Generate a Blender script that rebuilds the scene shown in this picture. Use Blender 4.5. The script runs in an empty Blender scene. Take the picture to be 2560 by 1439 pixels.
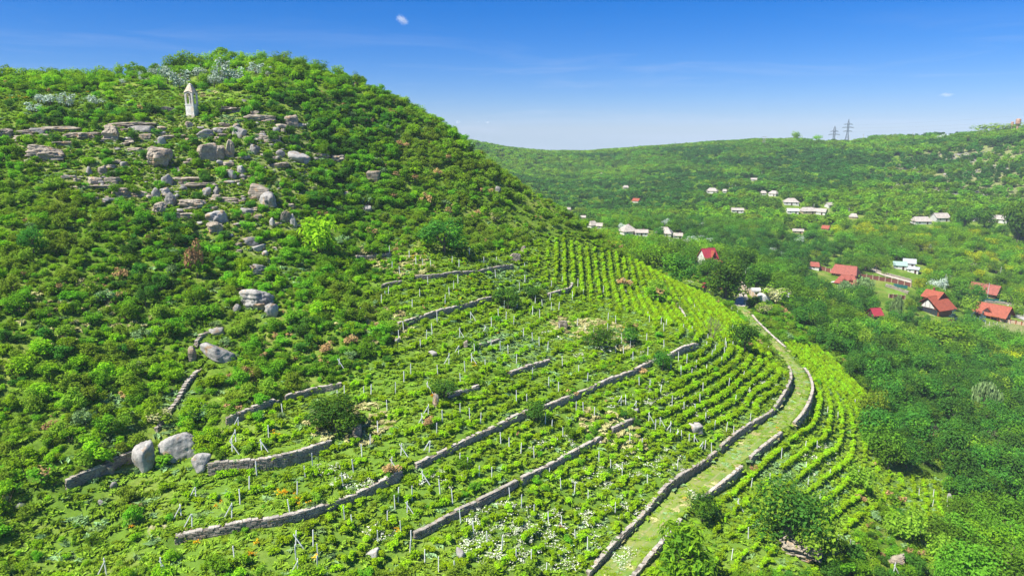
import bpy, bmesh, math, random
import numpy as np
from mathutils import Vector, Matrix
random.seed(7); rng=np.random.default_rng(11)
S=bpy.context.scene; COL=S.collection
R=math.radians
# ------------------------------------------------------------------ camera, sky, sun, exposure
F=1707.0; TH=R(12.4); CZ=100.0
cam=bpy.data.objects.new('camera',bpy.data.cameras.new('camera')); COL.objects.link(cam); S.camera=cam
cam.data.sensor_width=36; cam.data.lens=36*F/2560; cam.location=(0,0,CZ); cam.rotation_euler=(R(90)-TH,0,0)
cam.data.clip_start=1; cam.data.clip_end=20000
SUN_EL=55.0; SUN_DIR=Vector((-1.0,-0.62,0)).normalized()*math.cos(R(SUN_EL)); SUN_DIR.z=math.sin(R(SUN_EL))
W_=bpy.data.worlds.new('World'); S.world=W_; W_.use_nodes=True
nt=W_.node_tree; nt.nodes.clear()
def N(t,ty,**k):
    n=t.nodes.new(ty)
    for a,b in k.items():
        if a=='inp':
            for i,v in b.items(): n.inputs[i].default_value=v
        else: setattr(n,a,b)
    return n
def L(t,a,b): t.links.new(a,b)
sky=N(nt,'ShaderNodeTexSky'); sky.sky_type='NISHITA'; sky.sun_disc=False
sky.sun_elevation=R(SUN_EL); sky.sun_rotation=math.atan2(SUN_DIR.x,SUN_DIR.y)
sky.altitude=300; sky.air_density=1.0; sky.dust_density=0.0; sky.ozone_density=4.5
hsv=N(nt,'ShaderNodeHueSaturation',inp={'Saturation':1.27,'Value':1.0,'Hue':0.5})
tnt=N(nt,'ShaderNodeMix',data_type='RGBA',blend_type='MULTIPLY',inp={0:1.0}); tnt.inputs[7].default_value=(.58,.665,.96,1); L(nt,sky.outputs[0],tnt.inputs[6]); L(nt,tnt.outputs[2],hsv.inputs['Color'])
# thin high cloud: stretched noise, mostly low towards the horizon
tc=N(nt,'ShaderNodeTexCoord'); sep=N(nt,'ShaderNodeSeparateXYZ'); L(nt,tc.outputs['Generated'],sep.inputs[0])
zmx=N(nt,'ShaderNodeMath',operation='MAXIMUM',inp={1:.012}); cmb=N(nt,'ShaderNodeCombineXYZ'); L(nt,sep.outputs[2],zmx.inputs[0]); L(nt,sep.outputs[0],cmb.inputs[0]); L(nt,sep.outputs[1],cmb.inputs[1]); L(nt,zmx.outputs[0],cmb.inputs[2]); L(nt,cmb.outputs[0],sky.inputs[0])
mp=N(nt,'ShaderNodeMapping'); mp.inputs['Scale'].default_value=(1.6,1.6,16); mp.inputs['Location'].default_value=(.3,.1,.55); L(nt,tc.outputs['Generated'],mp.inputs[0])
nz=N(nt,'ShaderNodeTexNoise',inp={'Scale':2.2,'Detail':6.0,'Roughness':.6,'Distortion':.6}); L(nt,mp.outputs[0],nz.inputs['Vector'])
cr=N(nt,'ShaderNodeMapRange',inp={1:.5,2:.78,3:0.0,4:.45}); L(nt,nz.outputs[0],cr.inputs[0])
lo=N(nt,'ShaderNodeMapRange',inp={1:.16,2:.015,3:.025,4:1.0}); L(nt,sep.outputs[2],lo.inputs[0])
ml=N(nt,'ShaderNodeMath',operation='MULTIPLY'); L(nt,cr.outputs[0],ml.inputs[0]); L(nt,lo.outputs[0],ml.inputs[1])
mx=N(nt,'ShaderNodeMix',data_type='RGBA'); L(nt,ml.outputs[0],mx.inputs[0]); L(nt,hsv.outputs[0],mx.inputs[6]); mx.inputs[7].default_value=(5.2,5.9,7.4,1)
bg=N(nt,'ShaderNodeBackground',inp={'Strength':0.070}); L(nt,mx.outputs[2],bg.inputs[0])
wo=N(nt,'ShaderNodeOutputWorld'); L(nt,bg.outputs[0],wo.inputs[0])
sl=bpy.data.lights.new('sun','SUN'); sl.energy=5.0; sl.angle=R(.53); sl.color=(1,.955,.88)
so=bpy.data.objects.new('sun',sl); COL.objects.link(so); so.rotation_euler=SUN_DIR.to_track_quat('Z','Y').to_euler(); so.location=(-60,-20,220)
S.view_settings.view_transform='Standard'; S.view_settings.look='None'; S.view_settings.gamma=1; S.view_settings.use_curve_mapping=False
S.view_settings.exposure=0.92
S.render.engine='CYCLES'; cy=S.cycles
cy.max_bounces=6; cy.diffuse_bounces=4; cy.glossy_bounces=1; cy.transmission_bounces=2; cy.transparent_max_bounces=6; cy.volume_bounces=0
cy.use_denoising=True; cy.denoiser='OPENIMAGEDENOISE'; cy.denoising_input_passes='RGB_ALBEDO_NORMAL'; cy.volume_step_rate=.3; cy.volume_max_steps=128
cy.sample_clamp_indirect=4; S.render.film_transparent=False
# ------------------------------------------------------------------ terrain surface
ct,st=math.cos(TH),math.sin(TH)
def raydir(u,v):
    px=(np.asarray(u,float)-1280)/F; py=(719.5-np.asarray(v,float))/F
    return px, ct+py*st, -st+py*ct
def proj(x,y,z):
    z=z-CZ; d=y*ct-z*st; up=y*st+z*ct
    d=np.where(np.abs(d)<1e-3,1e-3,d)
    return 1280+F*x/d, 719.5-F*up/d, d
CP=[ # u,v,D
(-250,1439,62),(0,1439,70),(0,1200,82),(0,1000,90),(0,800,100),(0,650,112),(0,500,127),(0,350,145),(0,240,165),(0,205,195),
(-400,700,100),(-400,250,160),
(350,1439,71),(330,1150,89),(400,1000,98),(450,880,108),(500,750,119),(500,600,134),(480,450,150),(478,350,163),(478,290,172),(478,235,188),(478,172,203),
(640,700,128),(650,800,118),(700,550,146),(700,400,165),(700,250,185),(700,165,205),
(300,206,196),(250,400,146),(200,600,123),(200,850,102),(200,1100,87),
(860,212,205),(850,350,185),(900,500,170),(900,650,150),
(1040,290,205),(1040,420,190),(1040,560,172),(1110,320,206),
(1150,358,205),(1200,403,205),(1350,495,210),(1500,600,215),(1640,685,215),
(1200,520,190),(1350,590,194),(1160,680,153),(1280,660,166),(1400,640,184),(1500,690,190),
(960,705,143),(1040,692,147),
(900,850,118),(1060,785,133),(1230,745,150),(1100,900,119),(1300,850,133),(1450,800,152),(1600,750,182),(1430,715,173),
(700,950,106),(640,1020,98),(780,975,106),(950,950,110),(1190,965,112),(1370,903,128),
(530,1160,88),(700,1140,91),(820,1100,95),(1090,1020,105),
(440,1330,78),(700,1290,81.3),(1000,1180,92),(1050,1160,94),(1240,1070,106),(1360,1015,115),(1560,935,130),(1740,860,149),
(800,1439,75),(1035,1335,85.7),(1300,1200,98.5),(1500,1095,112.5),(1585,1048,120),
(1250,1439,83),(1455,1439,89),(1600,1290,103),(1790,1150,121),(1930,1045,140),(1980,950,161.5),(1965,895,177),(1900,830,200),(1855,770,227),(1850,740,240),
(1600,1439,90.5),(1780,1238,110.3),(1980,1070,136),(2030,990,154),
(1850,860,165),(1750,780,188),
(1800,1439,94),(2100,1439,100.5),(2400,1439,111),(2560,1439,118),(2800,1400,128),
(2000,1250,118),(2200,1250,135),(2100,1100,150),(2300,1100,172),(2560,1150,185),(2200,1000,190),(2450,1250,155),
(2050,950,176),(2100,900,212),(2000,830,222),(2200,850,268),(2560,950,265),(2400,900,270),(2800,900,270),
(1930,740,255),(1760,660,300),(1780,740,228),(1900,690,310),(2060,760,300),(2340,790,318),(2100,690,372),(2470,730,368),(2500,790,335),(2700,780,340),
(2265,675,390),(1680,610,395),(1570,580,418),(1663,582,425),(2300,620,430),(2000,610,430),(1800,580,450),
(2560,620,430),(2310,553,485),(2500,548,482),(1980,510,552),(2050,530,530),(1780,480,640),(1487,562,470),(1500,520,590),
(1400,485,680),(1300,450,760),(2200,480,590),(2560,500,540),(2560,420,620),(2560,345,700),(2350,420,690),(2350,352,810),
(2100,420,730),(2100,358,880),(1900,430,750),(1900,361,930),(1600,440,800),(1600,379,1010),(1400,430,900),(1340,391,1180),(1470,385,1100),
(1200,420,820),(1180,360,960),(1260,376,1020),
(2700,335,680),
(0,240,230),(0,260,290),(300,235,230),(300,270,290),(480,215,228),(480,250,290),(700,205,230),(700,240,290),(860,250,230),(860,290,290),(1040,330,230),(1040,400,285),(960,240,206),(960,290,230),
(1110,380,225),(1280,455,208),(1280,520,225),(1280,600,260),(1430,548,213),(1430,590,226),(1570,645,216),(1550,668,232)
]
WP=[ # world x,y,z hidden or beyond
(-260,330,112),(-100,480,100),(-10,330,52),(60,350,48),(10,420,45),(45,275,52),(75,290,47),(-50,620,80),(0,600,45),
(-400,600,100),(-500,1200,60),(0,1500,30),(600,1500,50),(1200,1500,60),(550,1080,92),(900,900,96),(1500,900,80),
(0,2600,-20),(1500,2600,0),(-1500,2600,-20),(-300,1250,60),(150,1350,58),(-120,60,62),(-60,35,48),(0,35,38),(60,40,26),(120,60,18),(-200,150,104),
(300,150,18),(400,300,22),(600,450,60),(900,600,100),(0,20,36),(100,20,20),(-100,20,55)]
P=[]
for u,v,D in CP:
    a,b,c=raydir(u,v); P.append((a*D,b*D,CZ+c*D))
P=np.array(P+WP,float)
def alr(x,y): return np.arctan2(x,y), np.log(np.hypot(x,y))
def tpsk(d2): return np.where(d2>1e-12, d2*np.log(np.maximum(d2,1e-12)),0)
A0,L0=alr(P[:,0],P[:,1])
n=NP_=len(P); K=tpsk((A0[:,None]-A0)**2+(L0[:,None]-L0)**2)
K+=np.eye(n)*0.0008
M=np.zeros((n+3,n+3)); M[:n,:n]=K; M[:n,n]=1; M[:n,n+1]=A0; M[:n,n+2]=L0; M[n:,:n]=M[:n,n:].T
TW=np.linalg.solve(M,np.concatenate([P[:,2],[0,0,0]]))
def base_al(a,l):
    sh=a.shape; a=a.ravel(); l=l.ravel(); o=np.empty_like(a)
    for i in range(0,len(a),20000):
        aa=a[i:i+20000,None]; ll=l[i:i+20000,None]
        o[i:i+20000]=tpsk((aa-A0)**2+(ll-L0)**2)@TW[:NP_]+TW[NP_]+TW[NP_+1]*aa[:,0]+TW[NP_+2]*ll[:,0]
    return o.reshape(sh)
# log-polar sheet: fine near, coarse far
AZ=np.radians(np.arange(-56,56.01,0.22)); LR=np.concatenate([np.linspace(math.log(25),math.log(270),420,endpoint=False),np.linspace(math.log(270),math.log(2700),170)])
GA,GL=np.meshgrid(AZ,LR,indexing='ij'); GR=np.exp(GL); GX=GR*np.sin(GA); GY=GR*np.cos(GA)
ZB=base_al(GA,GL)
ZS=ZB.copy()
# small natural unevenness
def wob(x,y,s,seed=0):
    r=np.random.default_rng(seed); o=0
    for k in range(6):
        a=r.uniform(0,6.28); w=r.uniform(.6,1.6)/s; o=o+np.sin((x*math.cos(a)+y*math.sin(a))*w+r.uniform(0,6.28))
    return o/6
ZB=ZB+wob(GX,GY,3.0,3)*.28*np.clip(1.2-GR/400,0,1)+wob(GX,GY,14,5)*1.2*np.clip((GR-260)/200,0,1)
ZG=ZB.copy()
def sample(Z,x,y):
    x=np.asarray(x,float); y=np.asarray(y,float)
    fa=np.clip((np.arctan2(x,y)-AZ[0])/(AZ[1]-AZ[0]),0,len(AZ)-1.001); fl=np.clip(np.interp(np.log(np.maximum(np.hypot(x,y),1)),LR,np.arange(len(LR))),0,len(LR)-1.001)
    i=fa.astype(int); j=fl.astype(int); s=fa-i; t=fl-j
    # follow the two triangles of each quad
    return Z[i,j]*(1-s)*(1-t)+Z[i+1,j]*s*(1-t)+Z[i,j+1]*(1-s)*t+Z[i+1,j+1]*s*t
def ground(x,y): return sample(ZG,x,y)
TS=np.geomspace(45,2600,1300)
def hit(u,v,dz=0.0,Z=None):
    Z=ZG if Z is None else Z
    u=np.atleast_1d(np.asarray(u,float)); v=np.atleast_1d(np.asarray(v,float)); out=np.zeros((len(u),4))
    for c in range(0,len(u),400):
        a,b,d=raydir(u[c:c+400],v[c:c+400]); a=np.broadcast_to(a,b.shape)
        X=a[:,None]*TS; Y=b[:,None]*TS; ZZ=CZ+d[:,None]*TS; f=ZZ-(sample(Z,X,Y)+dz)
        neg=f<0; k=np.where(neg.any(1),neg.argmax(1),len(TS)-1); k=np.maximum(k,1); i=np.arange(len(k))
        f0=f[i,k-1]; f1=f[i,k]; t=TS[k-1]+(TS[k]-TS[k-1])*np.where(f0>f1,f0/np.maximum(f0-f1,1e-9),0).clip(0,1)
        t=np.where(neg.any(1),t,TS[-1])
        out[c:c+400]=np.stack([a*t,b*t,CZ+d*t,t],1)
    return out
def hit1(u,v,dz=0.0,Z=None):
    h=hit([u],[v],dz,Z)[0]
    if v<400 and u>1150:
        k=0
        while h[3]>1130 and k<40: k+=1; h=hit([u],[v+k*.75],dz,Z)[0]
    if v<430 and u<=1160:
        k=0
        while h[3]>262 and k<60: k+=1; h=hit([u],[v+k*1.5],dz,Z)[0]
    return h
def resample(P,step,smooth=True):
    P=np.asarray(P,float)
    if smooth and len(P)>2:
        Q=[]; E=np.vstack([2*P[0]-P[1],P,2*P[-1]-P[-2]])
        for i in range(1,len(E)-2):
            for t in np.linspace(0,1,8,endpoint=False):
                p0,p1,p2,p3=E[i-1:i+3]
                Q.append(.5*((2*p1)+(-p0+p2)*t+(2*p0-5*p1+4*p2-p3)*t*t+(-p0+3*p1-3*p2+p3)*t**3))
        Q.append(P[-1]); P=np.array(Q)
    d=np.concatenate([[0],np.cumsum(np.hypot(*np.diff(P[:,:2],axis=0).T))]); n=max(2,int(round(d[-1]/step))+1); s=np.linspace(0,d[-1],n)
    return np.stack([np.interp(s,d,P[:,k]) for k in range(P.shape[1])],1)
def normals2(P):
    T=np.gradient(P[:,:2],axis=0); T/=np.maximum(np.hypot(T[:,0],T[:,1])[:,None],1e-9)
    return T,np.stack([T[:,1],-T[:,0]],1)      # right-hand normal
def dist_poly(x,y,P):
    """signed distance (right side positive), index along"""
    best=np.full(x.shape,1e9); sg=np.zeros(x.shape); al=np.zeros(x.shape); s0=0; ov=np.zeros(x.shape)
    for i in range(len(P)-1):
        ax,ay=P[i,:2]; bx,by=P[i+1,:2]; dx,dy=bx-ax,by-ay; L2=math.hypot(dx,dy)
        if L2<1e-6: continue
        t=((x-ax)*dx+(y-ay)*dy)/L2**2; tc_=t.clip(0,1); qx=ax+tc_*dx; qy=ay+tc_*dy; d=np.hypot(x-qx,y-qy); m=d<best
        best=np.where(m,d,best); cr_=((x-ax)*dy-(y-ay)*dx)/L2; sg=np.where(m,np.sign(cr_),sg); al=np.where(m,s0+tc_*L2,al)
        e=np.zeros(x.shape)
        if i==0: e=np.where(t<0,-t*L2,e)
        if i==len(P)-2: e=np.where(t>1,(t-1)*L2,e)
        ov=np.where(m,e,ov); s0+=L2
    return best*sg,al,ov,s0
# --- the track on its bench between two walls
ROADPX=[(1490,1500),(1540,1439),(1672,1290),(1758,1215),(1838,1150),(1935,1072),(1995,1000),(1999,950),(1968,900),(1916,850),(1868,800),(1850,768),(1846,745)]
RC=np.array([hit1(u,v,-1.0 if i<7 else -.5,ZB)[:2] for i,(u,v) in enumerate(ROADPX)])
RC=resample(RC,1.0); RCZ=sample(ZB,RC[:,0],RC[:,1]); k_=np.ones(15)/15; RCZ=np.convolve(np.pad(RCZ,7,mode='edge'),k_,'valid')
RHW=2.35
near=(GR<330)&(GX>-10)&(GX<130)
d_,al_,ov_,RL=dist_poly(GX[near],GY[near],RC)
zc=np.interp(al_,np.linspace(0,RL,len(RC)),RCZ); ad=np.abs(d_); up=-np.sign(d_)   # left of travel is uphill
zb=ZB[near]; fade=np.exp(-ov_/2.5)
zin=zc+wob(GX[near],GY[near],2,9)*.05
zout=zb+up*.12*np.exp(-(ad-RHW)/3)
zz=np.where(ad<RHW,zin,zout); w=np.where(ad<12,fade,0); ZG[near]=zz*w+zb*(1-w)
# --- terrace walls: (name words, label, top edge in the picture, height, stones level)
WALLS=[
('terrace_wall','pale dry stone terrace wall with orange weeds above it, nearest the bottom left corner',[(440,1338),(500,1325),(560,1313),(690,1292),(760,1277),(800,1265),(880,1235),(1000,1180)],1.0,2),
('terrace_wall','long low stone terrace wall crossing the middle of the vineyard',[(1040,1163),(1120,1122),(1240,1067),(1320,1030)],.65,1),
('terrace_wall','grey terrace wall stretch leading up towards the bare brown bush',[(1357,1017),(1440,985),(1500,957),(1560,935),(1625,904)],.8,1),
('terrace_wall','short curved grey wall beside the dark bush below the bare brown bush',[(1670,888),(1700,872),(1742,859)],1.2,1),
('terrace_wall','lowest stone terrace wall, from the flat rock slab up through the white flowers',[(1034,1335),(1075,1315),(1169,1266),(1200,1251),(1290,1206)],.7,1),
('terrace_wall','thin pale wall between two vine terraces, ending below the leaning posts',[(1303,1198),(1360,1170),(1403,1146),(1422,1137),(1500,1091)],.6,1),
('terrace_wall','tiny wall fragment among grass above the end of the lowest terrace wall',[(1530,1072),(1560,1058),(1587,1047)],.6,0),
('terrace_wall','tall wall with a bare tan top edge right of the three big boulders',[(522,1158),(620,1150),(700,1141),(770,1121),(822,1100)],1.6,2),
('terrace_wall','crumbling wall running down left from the standing boulder',[(338,1132),(290,1148),(250,1170),(200,1190),(165,1207)],.9,1),
('terrace_wall','shaded wall fragment under shrubs above the yellow flower terrace',[(565,1045),(600,1030),(640,1015),(690,1000)],1.2,0),
('terrace_wall','overgrown grey wall under dark shrubs below the pink-brown bushes',[(712,990),(760,978),(800,968),(850,958)],.8,0),
('terrace_wall','upper terrace wall ending in a small round bastion',[(995,808),(1060,787),(1120,772),(1190,752),(1228,744)],.9,0),
('terrace_wall','topmost long terrace wall, thin and pale under vines with yellow flowers',[(1040,691),(1100,687),(1180,679),(1230,671),(1280,664)],.7,0),
('terrace_wall','short grey wall stub left of the topmost terrace wall',[(952,712),(975,706),(1000,702)],.7,0),
('terrace_wall','small curved wall hooking around a grassy terrace near the row vines',[(1370,735),(1400,728),(1424,720),(1430,708)],.7,0),
('terrace_wall','tan crumbled wall edge in the middle of the vineyard',[(1270,932),(1320,916),(1370,902)],.6,0),
('terrace_wall','short tan wall edge below a dark bush in the vineyard centre',[(1120,985),(1155,975),(1192,965)],.6,0),
('terrace_wall','low wall bit beside the orange flower clump',[(1196,862),(1225,854),(1256,845)],.45,0),
('terrace_wall','shaded wall at the foot of the scrub left of the topmost vines',[(890,642),(930,638),(975,633)],.8,0),
('terrace_wall','narrow stone line crossing the steep rows near the bare brown bush',[(1692,757),(1707,782),(1722,812)],.4,0),
('rubble_wall','straight broken wall climbing the scrub slope above the boulders',[(390,1072),(408,1045),(445,995),(472,950),(500,920)],.7,1),
('rubble_wall','arched stone edge above the tilted slab',[(487,862),(496,842),(506,832),(520,826)],.9,0),
('terrace_wall','ledge wall left of the stone shrine on the meadow edge',[(385,268),(418,266),(450,266)],1.7,0),
]
WP2=[]
for nm,lb,px,h,lv in WALLS:
    Q=hit([p[0] for p in px],[p[1] for p in px],h*.5,ZB)[:,:2]
    if nm=='rubble_wall': WP2.append((resample(Q,.5),0)); continue
    Q=resample(Q,.5); T,Nn=normals2(Q); m=len(Q)//2
    e=1.0; gz=sample(ZB,Q[m,0]+Nn[m,0]*e,Q[m,1]+Nn[m,1]*e)-sample(ZB,Q[m,0]-Nn[m,0]*e,Q[m,1]-Nn[m,1]*e)
    if gz>0: Q=Q[::-1].copy()     # right side is downhill
    WP2.append((Q,1))
    x0,y0=Q.min(0)-12; x1,y1=Q.max(0)+12
    mk=(GX>x0)&(GX<x1)&(GY>y0)&(GY<y1); x=GX[mk]; y=GY[mk]
    d,a,ov,_=dist_poly(x,y,resample(Q,2.0,False)); s=-(d)-.10     # positive uphill
    g=np.where(s>0,np.exp(-s/3.5),-np.exp(s/3.0))*np.exp(-ov/1.2)*(np.abs(s)<12)
    ZG[mk]+=h*.5*g
# ------------------------------------------------------------------ helpers
def setp(o,label=None,cat=None,group=None,kind=None):
    if label: o['label']=label
    if cat: o['category']=cat
    if group: o['group']=group
    if kind: o['kind']=kind
    return o
def mesh(name,V,Fc,mats=(),smooth=False,mi=None):
    m=bpy.data.meshes.new(name); V=np.asarray(V,float)
    m.from_pydata(V.tolist(),[],[list(f) for f in Fc] if not isinstance(Fc,list) else Fc)
    for t in mats: m.materials.append(t)
    if mi is not None: m.polygons.foreach_set('material_index',np.asarray(mi,np.int32))
    if smooth: m.polygons.foreach_set('use_smooth',np.ones(len(m.polygons),bool))
    m.update(); return m
def obj(name,me,parent=None,loc=None,rz=None,scale=None,**k):
    o=bpy.data.objects.new(name,me); COL.objects.link(o)
    if parent is not None: o.parent=parent
    if loc is not None: o.location=[float(c) for c in loc]
    if rz is not None: o.rotation_euler=(0,0,float(rz))
    if scale is not None: o.scale=scale
    setp(o,**k); return o
class MB:
    def __init__(s): s.V=[]; s.F=[]; s.M=[]; s.n=0
    def add(s,V,Fc,mi=0):
        s.V+= [tuple(map(float,v)) for v in V]; s.F+=[tuple(i+s.n for i in f) for f in Fc]; s.M+=[mi]*len(Fc); s.n+=len(V); return s
    def box(s,c,d,rz=0,mi=0,tilt=None,jit=0):
        hx,hy,hz=d[0]/2,d[1]/2,d[2]/2
        V=[Vector((x*hx,y*hy,z*hz)) for z in(-1,1) for y in(-1,1) for x in(-1,1)]
        if jit: V=[v+Vector([random.uniform(-jit,jit) for _ in range(3)]) for v in V]
        Mx=Matrix.Rotation(rz,3,'Z')
        if tilt: Mx=Mx@Matrix.Rotation(tilt[0],3,'X')@Matrix.Rotation(tilt[1],3,'Y')
        return s.add([Vector(c)+Mx@v for v in V],[(0,2,3,1),(4,5,7,6),(0,1,5,4),(2,6,7,3),(0,4,6,2),(1,3,7,5)],mi)
    def bar(s,a,b,r,r2=None,n=4,mi=0):
        a=Vector(a);b=Vector(b);r2=r if r2 is None else r2; d=(b-a).normalized(); x=d.orthogonal().normalized(); y=d.cross(x)
        V=[a+(x*math.cos(t)+y*math.sin(t))*r for t in [6.2832*k/n+.785 for k in range(n)]]+[b+(x*math.cos(t)+y*math.sin(t))*r2 for t in [6.2832*k/n+.785 for k in range(n)]]
        return s.add(V,[(k,(k+1)%n,n+(k+1)%n,n+k) for k in range(n)]+[tuple(range(n))[::-1],tuple(range(n,2*n))],mi)
    def poly(s,V,mi=0): return s.add(V,[tuple(range(len(V)))],mi)
    def mesh(s,name,mats,smooth=False): return mesh(name,s.V,s.F,mats,smooth,s.M)
    def obj(s,name,mats,parent=None,**k): return obj(name,s.mesh(name,mats if isinstance(mats,(list,tuple)) else [mats]),parent,**k)
# ------------------------------------------------------------------ materials
def newmat(name):
    m=bpy.data.materials.new(name); m.use_nodes=True; t=m.node_tree; t.nodes.clear(); return m,t
def ramp(t,stops):
    r=N(t,'ShaderNodeValToRGB'); e=r.color_ramp.elements
    while len(e)<len(stops): e.new(.5)
    for i,(p,c) in enumerate(stops): e[i].position=p; e[i].color=(*c,1)
    return r
def solid(name,c,rough=.8,var=.25,scale=3.0,bump=0.0,c2=None,spec=.3):
    m,t=newmat(name); b=N(t,'ShaderNodeBsdfPrincipled',inp={'Roughness':rough,'Specular IOR Level':spec}); o=N(t,'ShaderNodeOutputMaterial'); L(t,b.outputs[0],o.inputs[0])
    g=N(t,'ShaderNodeNewGeometry'); nz=N(t,'ShaderNodeTexNoise',inp={'Scale':scale,'Detail':5.0,'Roughness':.65}); L(t,g.outputs['Position'],nz.inputs['Vector'])
    c2=c2 or tuple(x*(1-var) for x in c); r=ramp(t,[(.35,c2),(.62,c)]); L(t,nz.outputs[0],r.inputs[0]); L(t,r.outputs[0],b.inputs['Base Color'])
    if bump: bp=N(t,'ShaderNodeBump',inp={'Strength':bump,'Distance':.05}); L(t,nz.outputs[0],bp.inputs['Height']); L(t,bp.outputs[0],b.inputs['Normal'])
    return m
def leafmat(name,ca,cb,trans=.50,hue=.02,cc=None):
    m,t=newmat(name); o=N(t,'ShaderNodeOutputMaterial'); df=N(t,'ShaderNodeBsdfDiffuse'); tr=N(t,'ShaderNodeBsdfTranslucent'); ms=N(t,'ShaderNodeMixShader',inp={0:trans})
    oi=N(t,'ShaderNodeObjectInfo'); at=N(t,'ShaderNodeAttribute',attribute_name='lv')
    r=ramp(t,[(0,ca),(1,cb)] if cc is None else [(0,ca),(.55,cb),(1,cc)])
    nz=N(t,'ShaderNodeTexNoise',inp={'Scale':.045,'Detail':3.0}); L(t,oi.outputs['Location'],nz.inputs['Vector'])
    a1=N(t,'ShaderNodeMath',operation='MULTIPLY_ADD',inp={1:.72,2:-.19}); L(t,oi.outputs['Random'],a1.inputs[0])
    a2=N(t,'ShaderNodeMath',operation='MULTIPLY_ADD',inp={1:.75}); L(t,nz.outputs[0],a2.inputs[0]); L(t,a1.outputs[0],a2.inputs[2])
    L(t,a2.outputs[0],r.inputs[0])
    hv=N(t,'ShaderNodeHueSaturation'); L(t,r.outputs[0],hv.inputs['Color'])
    mr=N(t,'ShaderNodeMapRange',inp={1:0,2:1,3:.65,4:1.35}); L(t,at.outputs['Fac'],mr.inputs[0]); rv=N(t,'ShaderNodeMapRange',inp={1:0,2:1,3:.90,4:1.22}); L(t,oi.outputs['Random'],rv.inputs[0]); mv_=N(t,'ShaderNodeMath',operation='MULTIPLY'); L(t,mr.outputs[0],mv_.inputs[0]); L(t,rv.outputs[0],mv_.inputs[1]); L(t,mv_.outputs[0],hv.inputs['Value'])
    hr=N(t,'ShaderNodeMapRange',inp={1:0,2:1,3:.5-hue,4:.5+hue}); L(t,oi.outputs['Random'],hr.inputs[0]); L(t,hr.outputs[0],hv.inputs['Hue'])
    L(t,hv.outputs[0],df.inputs[0]); L(t,hv.outputs[0],tr.inputs[0]); L(t,df.outputs[0],ms.inputs[1]); L(t,tr.outputs[0],ms.inputs[2]); L(t,ms.outputs[0],o.inputs[0])
    return m
M={}
M['bark']=solid('bark',(.16,.12,.085),var=.4,scale=4,bump=.5)
M['twig']=solid('twig',(.20,.15,.12),var=.3)
M['green']=leafmat('leaves_green',(0.116,0.285,0.015),(0.225,0.459,0.024))
M['dark']=leafmat('leaves_dark',(0.056,0.183,0.022),(0.120,0.287,0.029))
M['olive']=leafmat('leaves_olive',(0.183,0.322,0.024),(0.305,0.456,0.037))
M['lime']=leafmat('leaves_lime',(0.207,0.427,0.015),(0.354,0.561,0.020))
M['tgreen']=leafmat('tree_leaves_green',(0.089,0.231,0.017),(0.178,0.362,0.025),.44)
M['tdark']=leafmat('tree_leaves_dark',(0.042,0.146,0.020),(0.099,0.243,0.029),.42)
M['tlime']=leafmat('tree_leaves_lime',(.15,.33,.015),(.27,.45,.02),.44)
M['silver']=leafmat('leaves_silver',(.34,.44,.32),(.50,.58,.48),.15)
M['smoke']=leafmat('leaves_smoke',(0.317,0.232,0.085),(0.561,0.342,0.159),.2)
M['cream']=leafmat('leaves_cream',(.34,.36,.13),(.46,.46,.22),.2)
M['yellow']=leafmat('leaves_yellow',(.28,.38,.01),(.50,.52,.012),.35)
M['vine']=leafmat('leaves_vine',(.23,.45,.008),(.40,.60,.015),.40)
M['spruce']=leafmat('leaves_spruce',(.05,.12,.11),(.10,.18,.17),.05)
M['grass']=leafmat('leaves_grass',(.16,.32,.012),(.30,.42,.04),.25)
M['sage']=leafmat('leaves_sage',(.15,.29,.07),(.26,.38,.16),.2)
M['straw']=leafmat('leaves_straw',(.36,.36,.12),(.50,.46,.22),.2)
M['wflower']=leafmat('petals_white',(.62,.66,.45),(.78,.78,.66),.2)
M['yflower']=leafmat('petals_orange',(.75,.38,.01),(.85,.55,.02),.2)
M['post']=solid('post_concrete',(.76,.76,.73),var=.15,rough=.7)
M['white']=solid('white_paint',(.62,.61,.56),var=.22,scale=.8)
M['glass']=solid('dark_glass',(.03,.045,.06),rough=.12,var=.3,spec=.6)
M['red']=solid('roof_red',(.31,.080,.050),var=.35,scale=1.2,rough=.55)
M['crimson']=solid('roof_crimson',(.37,.040,.055),var=.28,scale=1.2,rough=.5)
M['orange']=solid('roof_orange',(.34,.085,.042),var=.35,scale=1.2,rough=.6)
M['slate']=solid('roof_asbestos',(.44,.40,.34),c2=(.28,.25,.21),scale=.9)
M['tin']=solid('roof_tin',(.42,.45,.44),var=.2,rough=.4,scale=.8)
M['mint']=solid('roof_mint',(.30,.44,.36),var=.15,scale=.8)
M['log']=solid('log_wood',(.34,.10,.03),c2=(.20,.055,.02),scale=2.5)
M['brick']=solid('brown_board',(.20,.07,.05),var=.3)
M['dwood']=solid('dark_wood',(.07,.035,.025),var=.3)
M['tealnet']=solid('teal_net',(.02,.16,.14),var=.3)
M['tan']=solid('tan_stone',(.52,.40,.27),c2=(.36,.26,.17),scale=2)
M['conc']=solid('concrete',(.56,.55,.51),var=.2,scale=1)
M['steel']=solid('steel',(.16,.19,.23),var=.2,rough=.5)
M['rust']=solid('rust',(.34,.14,.07),c2=(.50,.38,.28),scale=.8)
M['joint_shade']=solid('wall_core',(.20,.17,.135),c2=(.10,.09,.07),scale=4,bump=.6)  # core colour darkened to stand in for shadow between the stones
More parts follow.
